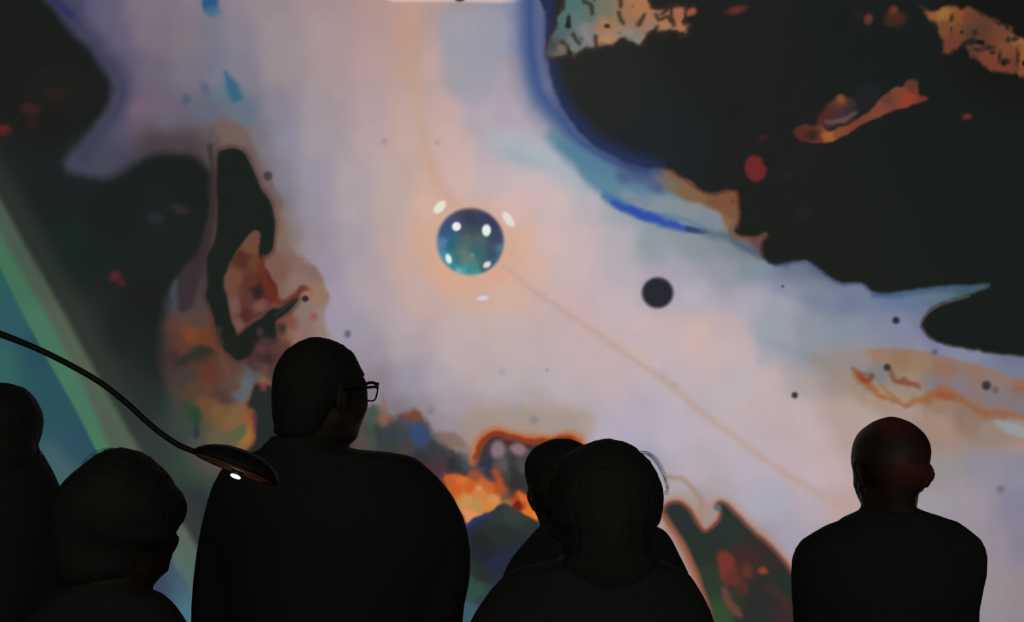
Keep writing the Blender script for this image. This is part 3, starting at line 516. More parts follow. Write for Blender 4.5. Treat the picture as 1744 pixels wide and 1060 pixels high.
# ---------------------------------------------------------------- people: distance-field sculpting
class Vol:
    def __init__(self, lo, hi, h):
        self.h = h; self.lo = np.array(lo, np.float32)
        n = np.ceil((np.array(hi)-np.array(lo))/h).astype(int)+1
        self.ax = [self.lo[i]+h*np.arange(n[i], dtype=np.float32) for i in range(3)]
        self.F = np.full(tuple(n), .08, np.float32)
    def loc(self, lo, hi):
        sl = tuple(slice(max(0, int((lo[i]-self.lo[i])/self.h)), max(0, int((hi[i]-self.lo[i])/self.h)+2)) for i in range(3))
        X, Y, Z = np.meshgrid(self.ax[0][sl[0]], self.ax[1][sl[1]], self.ax[2][sl[2]], indexing='ij')
        return sl, X, Y, Z
    def put(self, sl, d, k, mode='add'):
        f = self.F[sl]
        if mode == 'add':
            hh = np.maximum(k-np.abs(f-d), 0)/k; self.F[sl] = np.minimum(f, d)-hh*hh*k*.25
        else:
            d = -d; hh = np.maximum(k-np.abs(f-d), 0)/k; self.F[sl] = np.maximum(f, d)+hh*hh*k*.25
    def ell(self, c, r, rot=None, k=.02, mode='add'):
        c = Vector(c); m = max(r)+k+.02
        sl, X, Y, Z = self.loc([q-m for q in c], [q+m for q in c])
        if X.size == 0: return
        P = np.stack([X-c.x, Y-c.y, Z-c.z], -1)
        if rot is not None: P = P @ np.array(rot, np.float32)          # to local: R^T p
        a = np.sqrt(((P/np.array(r, np.float32))**2).sum(-1)); b = np.sqrt(((P/np.array(r, np.float32)**2)**2).sum(-1))+1e-6
        self.put(sl, a*(a-1)/b, k, mode)
    def cap(self, a, b, ra, rb, k=.02, mode='add', flat=None):
        a = Vector(a); b = Vector(b); m = max(ra, rb)+k+.02
        sl, X, Y, Z = self.loc([min(a[i], b[i])-m for i in range(3)], [max(a[i], b[i])+m for i in range(3)])
        if X.size == 0: return
        e = b-a; L = e.dot(e)+1e-9
        t = np.clip(((X-a.x)*e.x+(Y-a.y)*e.y+(Z-a.z)*e.z)/L, 0, 1)
        d = np.sqrt((X-a.x-t*e.x)**2+(Y-a.y-t*e.y)**2+(Z-a.z-t*e.z)**2)-(ra+(rb-ra)*t)
        self.put(sl, d, k, mode)
    def loft(self, rows, cy, infl=0, k=.02, pw=2.3):
        """rows: (z, x left, x right, half depth, y shift) from the top down; superelliptic slices"""
        R = sorted(rows); z = np.array([r[0] for r in R]); mx = max(max(abs(r[1]), abs(r[2])) for r in R)
        x0 = min(r[1] for r in R)-infl-k-.01; x1 = max(r[2] for r in R)+infl+k+.01; dm = max(r[3] for r in R)+infl+k+.04
        sl, X, Y, Z = self.loc((x0, cy-dm-.06, z[0]-k), (x1, cy+dm+.06, z[-1]+infl+k))
        if X.size == 0: return
        zz = self.ax[2][sl[2]]
        xl = np.interp(zz, z, [r[1] for r in R])-infl; xr = np.interp(zz, z, [r[2] for r in R])+infl
        dp = np.interp(zz, z, [r[3] for r in R])+infl; ys_ = np.interp(zz, z, [r[4] for r in R])+cy
        c = (xl+xr)/2; hw = np.maximum((xr-xl)/2, .01)
        q = (np.abs((X-c)/hw)**pw+np.abs((Y-ys_)/dp)**pw)**(1/pw)
        d = (q-1)*np.minimum(hw, dp)
        d = np.maximum(d, np.maximum(Z-(z[-1]+infl), z[0]-Z))
        self.put(sl, d.astype(np.float32), k)
    def keep(self, axis, lo=None, hi=None):
        shp = [1, 1, 1]; shp[axis] = -1; a = self.ax[axis].reshape(shp)
        if lo is not None: self.F = np.maximum(self.F, lo-a)
        if hi is not None: self.F = np.maximum(self.F, a-hi)
    def mesh(self, name):
        F = self.F; F[0] = F[-1] = .05; F[:, 0] = F[:, -1] = .05; F[:, :, 0] = F[:, :, -1] = .05
        s = F < 0
        nx, ny, nz = F.shape
        cnt = np.zeros((nx-1, ny-1, nz-1), np.uint8)
        for a in (0, 1):
            for b in (0, 1):
                for c in (0, 1): cnt += s[a:nx-1+a, b:ny-1+b, c:nz-1+c]
        act = (cnt > 0) & (cnt < 8)
        I, J, K = np.nonzero(act)
        vid = np.full(act.shape, -1, np.int32); vid[I, J, K] = np.arange(len(I))
        acc = np.zeros((len(I), 3), np.float32); n = np.zeros(len(I), np.float32)
        for ax in range(3):
            o1, o2 = [q for q in range(3) if q != ax]
            for u in (0, 1):
                for v in (0, 1):
                    off = [0, 0, 0]; off[o1] = u; off[o2] = v
                    a = F[I+off[0], J+off[1], K+off[2]]; off2 = list(off); off2[ax] = 1
                    b = F[I+off2[0], J+off2[1], K+off2[2]]
                    c = (a < 0) != (b < 0)
                    t = np.where(c, a/np.where(c, a-b, 1), 0)
                    for q in range(3):
                        if q == ax: acc[:, q] += np.where(c, t, 0)
                        else: acc[:, q] += np.where(c, off[q], 0)
                    n += c
        V = (acc/np.maximum(n, 1)[:, None]+np.stack([I, J, K], -1))*self.h+self.lo
        quads = []
        for ax in range(3):
            o1, o2 = [(1, 2), (2, 0), (0, 1)][ax]
            A = [slice(1, -1)]*3; A[ax] = slice(0, -1); B = [slice(1, -1)]*3; B[ax] = slice(1, None)
            sa, sb = s[tuple(A)], s[tuple(B)]
            i, j, l = np.nonzero(sa != sb)
            g = np.stack([i, j, l], -1)+1; g[:, ax] -= 1
            flip = sa[i, j, l]
            def at_(d1, d2):
                h_ = g.copy(); h_[:, o1] -= d1; h_[:, o2] -= d2; return vid[h_[:, 0], h_[:, 1], h_[:, 2]]
            q = np.stack([at_(1, 1), at_(0, 1), at_(0, 0), at_(1, 0)], -1)
            q[~flip] = q[~flip][:, ::-1]
            quads.append(q)
        Q = np.concatenate(quads); Q = Q[(Q >= 0).all(1)]
        return V, Q

def rot_head(yaw, pitch, roll):
    return Matrix.Rotation(-math.radians(yaw), 3, 'Z') @ Matrix.Rotation(-math.radians(pitch), 3, 'X') @ Matrix.Rotation(math.radians(roll), 3, 'Y')

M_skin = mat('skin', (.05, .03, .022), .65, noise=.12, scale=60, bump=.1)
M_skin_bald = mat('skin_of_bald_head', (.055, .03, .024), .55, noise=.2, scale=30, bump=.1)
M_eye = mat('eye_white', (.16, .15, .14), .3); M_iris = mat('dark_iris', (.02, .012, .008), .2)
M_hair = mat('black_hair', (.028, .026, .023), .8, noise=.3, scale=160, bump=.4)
M_shoe = mat('black_leather', (.012, .012, .012), .5, noise=.2, scale=80)
M_trouser = mat('dark_trouser_cloth', (.03, .03, .032), .95, noise=.2, scale=200)
M_metal = mat('black_metal', (.012, .013, .012), .6, .1, noise=.2, scale=90)

def head_prims(v, H, Rm, s, ears=True, wide=1.0, eo=.003):
    L = lambda x, y, z: H+Rm @ Vector((x*s, y*s, z*s))
    E = lambda c, r, rt=None, k=.015, mode='add': v.ell(L(*c), [q*s for q in r], (Rm @ rt) if rt else Rm, k, mode)
    E((0, -.014, .036), (.076*wide, .096, .084))
    E((0, -.045, .02), (.068*wide, .062, .07))
    E((0, .028, -.02), (.062*wide, .066, .085))
    E((0, .040, -.072), (.046, .046, .036))
    for q in (-1, 1):
        v.cap(L(q*.058*wide, -.002, -.045), L(q*.022, .070, -.098), .018*s, .014*s, .03)
        E((q*.040, .066, -.020), (.022, .020, .018))
        E((q*.031, .101, .012), (.016, .012, .011), None, .008, 'sub')
        if ears:
            er = Matrix.Rotation(q*math.radians(24), 3, 'Z') @ Matrix.Rotation(math.radians(-8), 3, 'X')
            E((q*(.078*wide+eo), -.014, .002), (.007, .019, .030), er, .008)
            E((q*(.078*wide+eo+.004), -.006, .004), (.004, .010, .018), er, .004, 'sub')
            E((q*(.077*wide+.003), .000, -.024), (.006, .009, .012), er, .006)
    v.cap(L(-.034, .084, .030), L(.034, .084, .030), .010*s, .010*s, .015)
    v.cap(L(0, .092, .020), L(0, .112, -.022), .007*s, .010*s, .010)
    E((0, .108, -.026), (.016, .012, .009), None, .006)
    v.cap(L(-.017, .090, -.054), L(.017, .090, -.054), .0065*s, .0065*s, .006)
    v.cap(L(-.015, .088, -.065), L(.015, .088, -.065), .0075*s, .0075*s, .006)
    E((0, .080, -.096), (.018, .016, .014))
    return L

def person(label, Y, head, yaw, pitch, roll, rows, H, hair=None, s=1.0, jmat=None, neck=None, bald=False, depth=.115,
           outl=(), eo=.003, wide=1.0, jacket='jacket', collar=True, nr=.056, earr=None, extra=None, jr=0.0, skin_extra=None):
    Hc = wp(head[0], head[1], Y)
    k_ = Y/FPX
    orows = [((CAMZ-(y-HZ)*k_), (a-CX)*k_, (b-CX)*k_) for y, a, b in rows]
    # shoulder row = where the outline gets steep; arms follow the outline from there down
    zs = max(r[0] for r in orows); shw = (orows[-1][2]-orows[-1][1])/2; cxb = (orows[-1][1]+orows[-1][2])/2
    zt = next(r[0] for r in orows if (r[2]-r[1])/2 > shw*.80)
    root = empty('person', (cxb, Y, 0), label, 'person')
    off = Vector((cxb, Y, 0))
    zh = H*.50
    lo = (min(r[1] for r in orows)-.14, Y-.30, -.01); hi = (max(r[2] for r in orows)+.14, Y+.42, max(Hc.z+.17, zs))
    ra = .050
    zl, al, bl = orows[-1]
    elz, wrz = zt-.29, zt-.52
    def armx(sd, z):                                    # outer edge of the arm at height z
        zz = [r[0] for r in orows][::-1]; xx = [r[1] if sd < 0 else r[2] for r in orows][::-1]
        return float(np.interp(z, zz, xx))
    arms = {}
    for sd in (-1, 1):
        pts = []
        for i, z in enumerate(np.linspace(zt-.035, elz, 6)):
            r = ra*(1.12-.05*i); x = armx(sd, z)
            if z < zl: x = (al if sd < 0 else bl)
            pts.append((Vector((x-sd*(r+.006), Y-.015+.012*i*0, z)), r))
        pts[-1][0].y = Y-.02
        wr = Vector((pts[-1][0].x-sd*.02, Y+.10, wrz)); arms[sd] = (pts, wr)
    def torso_rows(sh):
        out = []
        for z, a, b in orows:
            t = min(max((zt-.10-z)/.12, 0), 1)
            cut = t*.055
            dp = depth*min(1, .62+max(0, zs-z)/.16*.38)
            out.append((z, a+cut+sh, b-cut-sh, dp-sh, -.01+.01*min(1, (zs-z)/.2)))
        z = out[-1][0]; a, b = out[-1][1], out[-1][2]; c = (a+b)/2
        hwid = max(.172, (b-a)/2*.92)
        for zz, f, dp in ((H*.61, .88, .10), (H*.54, .98, .11), (H*.48, 1.0, .115)):
            if zz < z-.03: out.append((zz, c-hwid*f, c+hwid*f, dp-sh, 0))
        return out
    nb = wp(*(neck if neck else (head[0], rows[0][0]+10)), Y)
    # --- body: one continuous surface
    v = Vol(lo, hi, .0065)
    Rm = rot_head(yaw, pitch, roll)
    L = head_prims(v, Hc, Rm, s, True, wide, eo)
    v.cap(nb+Vector((0, -.01, -.03)), Hc+Rm @ Vector((0, -.022*s, -.06*s)), nr*1.02, nr*.96, .035)
    tr = torso_rows(.022)
    v.loft([(z, a, b, d, y) for z, a, b, d, y in tr if z < zs-.01], Y, 0, .03)
    hx = (tr[-1][1]+tr[-1][2])/2; zk, za = H*.275, H*.055
    for sd in (-1, 1):
        pts, wr = arms[sd]
        for i in range(len(pts)-1): v.cap(pts[i][0], pts[i+1][0], pts[i][1]-.014, pts[i+1][1]-.014, .03)
        e_ = pts[-1][0]; v.cap(e_, wr, .034, .025, .02)
        hd = Vector((-sd*.05, .35, -1)).normalized(); side = Vector((0, 1, .35)).normalized()
        pc = wr+hd*.05; v.cap(wr, pc, .026, .03, .012); v.cap(pc+side*.014, pc-side*.02, .022, .022, .015)
        for f_, (o_, ln) in enumerate(((.027, .072), (.009, .08), (-.009, .074), (-.026, .058))):
            k0 = pc+hd*.028+side*o_; curl = Vector((-sd, 0, 0)); k1 = k0+(hd*.8+curl*.25).normalized()*ln*.5; k2 = k1+(hd*.75+curl*.65).normalized()*ln*.5
            v.cap(k0, k1, .0092, .0085, .004); v.cap(k1, k2, .0085, .0072, .004)
        t0 = wr+hd*.025+side*.024; t1 = t0+(hd*.7+side*.7).normalized()*.034; t2 = t1+(hd*.95+side*.2).normalized()*.028
        v.cap(t0, t1, .0115, .010, .008); v.cap(t1, t2, .010, .0085, .004)
        hp = Vector((hx+sd*.085, Y, H*.50)); kn = Vector((hx+sd*.095, Y+.015, zk)); an_ = Vector((hx+sd*.10, Y-.01, za))
        v.cap(hp, kn, .078, .052, .03); v.cap(kn, an_, .050, .034, .02); v.ell(kn+Vector((0, -.012, -.10)), (.052, .056, .10), None, .02)
        v.cap(an_, an_+Vector((sd*.015, .14, -.045)), .034, .026, .02); v.ell(an_+Vector((0, -.03, -.045)), (.032, .035, .03), None, .02)
        v.ell(an_+Vector((sd*.02, .17, -.062)), (.042, .05, .02), None, .02)
    if skin_extra: skin_extra(v, L, Rm, s)
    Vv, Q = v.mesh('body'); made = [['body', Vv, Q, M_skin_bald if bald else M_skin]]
    # --- jacket
    v = Vol(lo, (hi[0], hi[1], zs+.06), .0060)
    v.loft(torso_rows(0), Y, 0, .02)
    for sd in (-1, 1):
        pts, wr = arms[sd]
        for i in range(len(pts)-1): v.cap(pts[i][0], pts[i+1][0], pts[i][1], pts[i+1][1], .018)
        v.cap(pts[-1][0], wr+(pts[-1][0]-wr)*.12, .046, .038, .02)
        # folds at the elbow and across the back
        for z_ in (.02, .06): v.cap(pts[-1][0]+Vector((-.02, -.038, z_)), pts[-1][0]+Vector((.02, -.04, z_+.02)), .010, .008, .02)
    if collar:
        for q in np.linspace(0, 2*math.pi, 16, endpoint=False):
            q2 = q+2*math.pi/16; rr = nr+.010
            f1 = Vector((math.cos(q)*rr, math.sin(q)*rr*1.05, .012*math.cos(q+1.57)*-1)); f2 = Vector((math.cos(q2)*rr, math.sin(q2)*rr*1.05, .012*math.cos(q2+1.57)*-1))
            zc = Vector((nb.x, Y-.012, zs-.004+jr)); v.cap(zc+f1, zc+f2, .010, .010, .012)
    if extra: extra(v, L, nb)
    v.keep(2, lo=H*.47)
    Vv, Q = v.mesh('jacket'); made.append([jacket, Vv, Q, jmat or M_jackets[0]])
    # --- trousers and shoes
    v = Vol((lo[0], lo[1]+.05, .0), (hi[0], hi[1]-.08, H*.54), .010)
    for sd in (-1, 1):
        hp = Vector((hx+sd*.082, Y, H*.50)); kn = Vector((hx+sd*.095, Y+.012, zk)); an_ = Vector((hx+sd*.10, Y-.008, .05))
        v.cap(hp, kn, .092, .070, .03); v.cap(kn, an_, .070, .060, .02)
    v.ell((hx, Y, H*.51), (.165, .115, .10), None, .03); v.keep(2, lo=.055, hi=H*.53)
    Vv, Q = v.mesh('trousers'); link('trousers', mesh_from('trousers', Vv-np.array(off), Q), M_trouser, root)
    for sd in (-1, 1):
        a0 = Vector((hx+sd*.10, Y, 0))
        v = Vol(a0+Vector((-.09, -.13, -.01)), a0+Vector((.09, .29, .14)), .007)
        v.cap(a0+Vector((0, -.03, .05)), a0+Vector((sd*.022, .17, .034)), .045, .040, .02)
        v.cap(a0+Vector((0, -.01, .06)), a0+Vector((0, -.01, .10)), .045, .042, .02); v.keep(2, lo=0.0, hi=.105)
        Vv, Q = v.mesh('shoe'); link('shoe', mesh_from('shoe', Vv-np.array(off), Q), M_shoe, root)
    # --- eyes
    for q in (-1, 1):
        c = L(q*.031, .0795, .011)-off
        me_ = bpy.data.meshes.new('eye'); import bmesh; bm = bmesh.new()
        bmesh.ops.create_uvsphere(bm, u_segments=16, v_segments=10, radius=.0115*s); bmesh.ops.translate(bm, verts=bm.verts, vec=c)
        d_ = Rm @ Vector((0, 1, 0))
        for f in bm.faces:
            if (f.calc_center_median()-c).normalized().dot(d_) > .86: f.material_index = 1
        bm.to_mesh(me_); bm.free(); eo = link('eye', me_, M_eye, root); me_.materials.append(M_iris)
    # --- hair
    if hair:
        v = Vol(Hc-Vector((.19, .19, .24)), Hc+Vector((.19, .19, .22)), .0045)
        hair(v, L, Rm, s, Hc)
        Vv, Q = v.mesh('hair')
        n1 = fbm(Vv[:, 0]*900, Vv[:, 2]*300+Vv[:, 1]*900, 9, 7, 2)                # locks
        c0 = np.array(Hc); d_ = Vv-c0; d_ /= np.linalg.norm(d_, axis=1)[:, None]
        Vv = Vv+d_*(n1*.0016)[:, None]
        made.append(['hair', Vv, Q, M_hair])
    # --- let the figure's width follow the person's build, height by height
    tab = sorted(list(outl)+[(y, a, b) for y, a, b in rows if not outl or y > outl[-1][0]+3])
    if outl:                                            # crown height first
        curt = min((HZ+(CAMZ-m_[1][:, 2])*FPX/m_[1][:, 1]).min() for m_ in made); yn = outl[-1][0]; dyp = (outl[0][0]-2-curt)
        for m_ in made:
            P_ = m_[1]; py = HZ+(CAMZ-P_[:, 2])*FPX/P_[:, 1]
            P_[:, 2] -= dyp*np.clip((yn-py)/(yn-curt), 0, 1)*P_[:, 1]/FPX
    ya = np.arange(tab[0][0]-4, tab[-1][0]+6, 2.0)
    ally = np.concatenate([HZ+(CAMZ-m_[1][:, 2])*FPX/m_[1][:, 1] for m_ in made]); allx = np.concatenate([CX+m_[1][:, 0]*FPX/m_[1][:, 1] for m_ in made])
    mn = np.full(len(ya), np.nan); mxx = mn.copy()
    b_i = np.round((ally-ya[0])/2).astype(int)
    for i in range(len(ya)):
        q = allx[np.abs(b_i-i) <= 1]
        if len(q): mn[i] = q.min(); mxx[i] = q.max()
    def want(col, cur):
        T = [(t[0], t[col]) for t in tab if t[col] is not None]
        if len(T) < 2: return np.zeros(len(ya))
        ty = np.array([t[0] for t in T]); d = np.interp(ya, ty, [t[1] for t in T])-cur
        d = np.where(ya > ty[-1]+30, 0, d); d = np.nan_to_num(d)
        f0 = int(np.searchsorted(ya, ty[0]+2)); d[:f0] = d[f0]
        d = np.clip(d, -22, 22)
        none = np.array([t[col] is None for t in tab]); nr_ = np.abs(ya[:, None]-np.array([t[0] for t in tab])[None]).argmin(1)
        d = np.where(none[nr_], 0, d); kk = np.exp(-np.linspace(-2, 2, 7)**2); kk /= kk.sum()
        return np.convolve(np.pad(d, 3, 'edge'), kk, 'valid')
    dl, dr = want(1, mn), want(2, mxx)
    for m_ in made:
        P_ = m_[1]; py = HZ+(CAMZ-P_[:, 2])*FPX/P_[:, 1]; px = CX+P_[:, 0]*FPX/P_[:, 1]
        fade = np.clip((1130-py)/70, 0, 1)
        l_ = np.interp(py, ya, np.nan_to_num(mn, nan=0)); r_ = np.interp(py, ya, np.nan_to_num(mxx, nan=1))
        t = np.clip((px-l_)/np.maximum(r_-l_, 4), 0, 1)
        sh = (np.interp(py, ya, dl)*(1-t)+np.interp(py, ya, dr)*t)*fade
        P_[:, 0] += sh*P_[:, 1]/FPX
        link(m_[0], mesh_from(m_[0], P_-np.array(off), m_[2]), m_[3], root)
    print('FIT', label[:24], 'max shift', np.abs(dl).max(), np.abs(dr).max(), 'mean', np.abs(dl).mean(), np.abs(dr).mean())
    return root, off, L, Rm, Hc

def strands(root, off, curves, r=.0006, name='hair_strand'):
    for P in curves:
        P = [Vector(p)-off for p in cat_rom([tuple(p) for p in P], 5, False)]
        V_, F_ = tube(P, list(np.linspace(r, r*.35, len(P))), 5); link(name, mesh_from(name, V_, F_), M_hair, root)

def hair_cap(back=.0, top=.012, side=.010, front=.02, nape=-.075, cutf=True):
    def f(v, L, Rm, s, Hc):
        E = lambda c, r, k=.02, mode='add', rt=None: v.ell(L(*c), [q*s for q in r], (Rm @ rt) if rt else Rm, k, mode)
        E((0, -.014, .038), (.076+side, .098+back, .084+top))
        E((0, -.050-back*.5, -.005), (.068+side*.8, .060+back, .075))
        E((0, -.056, nape+.02), (.048+side*.4, .036, .034))
        # clear the face
        E((0, .105, -.035), (.085, .070, .088), .012, 'sub')
        for q in (-1, 1): E((q*.095, .025, -.050), (.030, .045, .052), .01, 'sub')
    return f

M_jackets = [mat('black_wool_coat', (.029, .030, .028), .95, noise=.25, scale=180, bump=.4), mat('charcoal_jacket', (.030, .029, .030), .95, noise=.2, scale=140, bump=.3),
             mat('dark_navy_jacket', (.029, .030, .029), .95, noise=.2, scale=120, bump=.1)]

# bald visitor at the right
def p6_skin(v, L, Rm, s):
    v.ell(wp(1492, 828, 2.64), (.046, .05, .050), None, .03)
    v.ell(wp(1580, 812, 2.585), (.015, .010, .026), Matrix.Rotation(.25, 3, 'Y'), .010)
    v.ell(wp(1571, 830, 2.595), (.010, .012, .014), None, .010)
    v.ell(wp(1586, 812, 2.577), (.006, .006, .012), None, .004, 'sub')
r6, off6, L6, R6, H6 = person('bald person with ears standing out, seen from behind, standing alone at right', 2.6, (1518, 811), -9, 4, 0,
    [(868,1464,1566),(873,1450,1590),(880,1433,1612),(888,1416,1634),(898,1398,1647),(908,1382,1659),(920,1364,1672),(935,1354,1679),(950,1349,1682),(980,1347,1681),(1010,1348,1675),(1040,1350,1669),(1060,1351,1668)],
    1.68, None, 1.0, M_jackets[1], neck=(1514, 876), bald=True, wide=1.0, nr=.055, jr=.0, skin_extra=p6_skin,
    outl=[(712,1500,1535),(716,1488,1549),(722,1478,1558),(730,1467,1568),(742,1457,1579),(755,1452,1585),(768,1450,1587),(780,1449,1586),(790,1449,1583),(797,1451,1590),(808,1452,1593),(818,1453,1590),(826,1453,1584),(834,1456,1577),(840,1457,1566),(848,1460,1564),(856,1465,1563),(864,1466,1562)])
# thin-rimmed glasses' arm by his left temple
def temple_arm(L, off, root, q, m, r=.0018, front=.088):
    P = [L(q*.070, front, .012), L(q*.080, .05, .014), L(q*.084, .0, .012), L(q*.082, -.02, -.005)]
    V_, F_ = tube([Vector(p)-off for p in P], r, 6); return mesh_from('temple_arm', V_, F_)
def glasses(root, off, L, m_frame, m_lens, thick=.0022, parent_name='glasses'):
    g = None
    V_, F_ = [], []
    def addt(P, r, closed=False, n=8):
        a, b = tube([Vector(p)-off for p in P], r, n, closed); o_ = len(V_); V_.extend(a); F_.extend([tuple(i+o_ for i in f) for f in b])
    rims = []
    for q in (-1, 1):
        ring = []
        for t in np.linspace(0, 2*math.pi, 28, endpoint=False):
            ct, st = math.cos(t), math.sin(t); e = 2/2.8
            x = .025*math.copysign(abs(ct)**e, ct); z = .019*math.copysign(abs(st)**e, st)
            if z < 0: x *= .86
            ring.append(L(q*.0335+x, .108-abs(q*.0335+x)*.14, .008+z))
        addt(ring, thick*.55, True, 8); rims.append(ring)
        top = [ring[i] for i in range(1, 14)]; addt(top, thick, False)
        addt([L(q*.0560, .101, .025), L(q*.066, .095, .024), L(q*.073, .085, .018), L(q*.080, .03, .014), L(q*.084, -.015, .010), L(q*.082, -.035, -.012)], thick*.9)
    addt([L(-.0085, .108, .014), L(0, .110, .017), L(.0085, .108, .014)], thick*.9)
    g = link('glasses', mesh_from('glasses', V_, F_), m_frame, root)
    for ring in rims:
        c = sum((Vector(p) for p in ring), Vector())/len(ring)
        dirn = (L(0, 1, 0)-L(0, 0, 0)).normalized()*.0008
        lv = [Vector(p)-off+dirn for p in ring]+[Vector(p)-off-dirn for p in ring]+[c-off+dirn*2, c-off-dirn*.3]
        n = len(ring); lf = []
        for i in range(n):
            j = (i+1) % n; lf += [(i, j, 2*n, 2*n), ]
        tri = [(i, (i+1) % n, 2*n) for i in range(n)]+[((i+1) % n+n, i+n, 2*n+1) for i in range(n)]+[(i, i+n, (i+1) % n) for i in range(n)]+[((i+1) % n, i+n, (i+1) % n+n) for i in range(n)]
        link('lens', mesh_from('lens', lv, tri), m_lens, g)
    return g
M_lens = bpy.data.materials.new('spectacle_glass'); M_lens.use_nodes = True
nt = M_lens.node_tree; nt.nodes.clear()
a_ = nt.nodes.new('ShaderNodeBsdfTransparent'); a_.inputs[0].default_value = (.97, .97, .97, 1); g_ = nt.nodes.new('ShaderNodeBsdfGlossy'); g_.inputs['Roughness'].default_value = .02
x_ = nt.nodes.new('ShaderNodeMixShader'); x_.inputs[0].default_value = .04; o_ = nt.nodes.new('ShaderNodeOutputMaterial')
nt.links.new(a_.outputs[0], x_.inputs[1]); nt.links.new(g_.outputs[0], x_.inputs[2]); nt.links.new(x_.outputs[0], o_.inputs[0])
M_spec = mat('dark_spectacle_frame', (.012, .008, .009), .35)

# tall visitor with glasses
def hair3(v, L, Rm, s, Hc):
    hair_cap(.004, .006, .007, 0, -.075)(v, L, Rm, s, Hc)
    E = lambda c, r, k=.02: v.ell(L(*c), [q*s for q in r], Rm, k)
    E((0, -.050, -.045), (.060, .040, .065)); E((0, .040, .078), (.056, .034, .026))
def skin3(v, L, Rm, s):
    v.ell(wp(572, 690, 2.64), (.062, .055, .075), None, .03); v.ell(wp(585, 728, 2.64), (.032, .04, .030), None, .02)
r3, off3, L3, R3, H3 = person('tallest person, in glasses, face turned right, standing beside the lamp head', 2.6, (546, 674), 44, 0, 0,
    [(742,462,590),(750,455,591),(758,446,593),(764,440,600),(768,430,655),(773,414,692),(780,398,710),(790,385,722),(802,374,737),(825,362,757),(850,354,774),(880,346,789),(910,340,797),(940,335,801),(970,331,801),(1000,328,798),(1030,326,791),(1060,325,788)],
    1.82, hair3, 1.0, M_jackets[0], neck=(528, 762), nr=.062, depth=.14, wide=1.0, jacket='coat', collar=False, skin_extra=skin3,
    outl=[(576,520,560),(580,508,575),(590,493,592),(600,482,603),(612,474,608),(625,468,614),(637,465,621),(650,463,624),(665,462,626),(680,462,627),(695,462,626),(710,463,621),(725,466,615),(735,465,612),(742,462,610),(750,455,606)])
glasses(r3, off3, L3, M_spec, M_lens, .0032)

# visitor with long fringe and bob, looking down to the right
def hair2(v, L, Rm, s, Hc):
    E = lambda c, r, k=.03, mode='add': v.ell(Hc+Vector((c[0], c[1], c[2])), r, None, k, mode)
    E((-.004, -.015, .032), (.104, .105, .094)); E((-.055, -.02, -.015), (.052, .07, .085)); E((.055, .0, .030), (.050, .075, .060))
    E((-.03, -.03, -.06), (.070, .055, .045))
    E((.085, .06, -.060), (.06, .09, .066), .012, 'sub')
r2, off2, L2, R2, H2 = person('person with round short bob of dark hair looking down to the right, second from left', 2.15, (212, 888), 40, 16, 3,
    [(985,140,236),(998,118,250),(1003,104,260),(1008,90,274),(1016,78,286),(1026,68,296),(1038,57,305),(1048,50,312),(1060,44,319),(1090,34,330),(1130,26,338)],
    1.63, hair2, .94, M_jackets[2], neck=(192, 1000), nr=.050, depth=.10, collar=False, skin_extra=lambda v, L, Rm, s: v.ell(wp(262, 950, 2.19), (.030, .03, .035), None, .02),
    outl=[(764,180,226),(768,170,242),(776,158,257),(786,145,268),(798,131,278),(810,117,285),(822,105,293),(836,None,309),(848,None,315),(861,None,319),(876,None,318),(890,None,313),(900,None,306),(908,None,302),(914,None,306),(924,None,305),(934,None,300),(944,None,296),(956,None,290),(966,None,289),(974,None,287),(980,None,278),(990,None,269),(998,None,261)])

# left edge visitor
r1, off1, L1, R1, H1 = person('person at the left edge of the crowd with short hair, cut off by the frame', 2.5, (3, 758), -8, 4, 0,
    [(762,-56,66),(772,-68,74),(786,-82,82),(800,-96,90),(815,-108,97),(830,-118,103),(860,-130,112),(900,-140,120),(960,-148,127),(1060,-152,132)],
    1.72, hair_cap(0, .006, .010, nape=-.085), 1.0, M_jackets[0], neck=(5, 772), nr=.056, depth=.12, collar=False, eo=-.001, wide=.95,
    outl=[(654,None,28),(660,None,45),(668,None,54),(678,None,62),(690,None,68),(702,None,73),(715,None,75),(728,None,74),(740,None,72),(750,None,69),(758,None,67)])

# centre pair: rear one half hidden
r4, off4, L4, R4, H4 = person('short-haired person half hidden behind the larger head in the middle', 2.5, (960, 852), -14, 3, -4,
    [(880,938,1060),(888,926,1090),(896,920,1122),(904,911,1134),(914,901,1142),(926,890,1149),(940,878,1156),(955,868,1163),(970,861,1170),(990,853,1178),(1020,846,1185),(1060,842,1190)],
    1.66, hair_cap(0, .010, .000), .97, M_jackets[1], neck=(985, 884), nr=.052, depth=.11, collar=False, eo=.001,
    outl=[(749,935,None),(754,920,None),(762,908,None),(775,898,None),(790,893,None),(805,893,None),(820,896,None),(832,900,None),(841,897,None),(852,898,None),(862,903,None),(872,908,None)])
def hair5(v, L, Rm, s, Hc):
    E = lambda c, r, k=.03: v.ell(Hc+Vector((c[0], c[1], c[2])), r, None, k)
    E((0, -.01, .040), (.087, .105, .094)); E((0, -.04, -.015), (.084, .070, .075)); E((0, -.045, -.065), (.062, .045, .04))
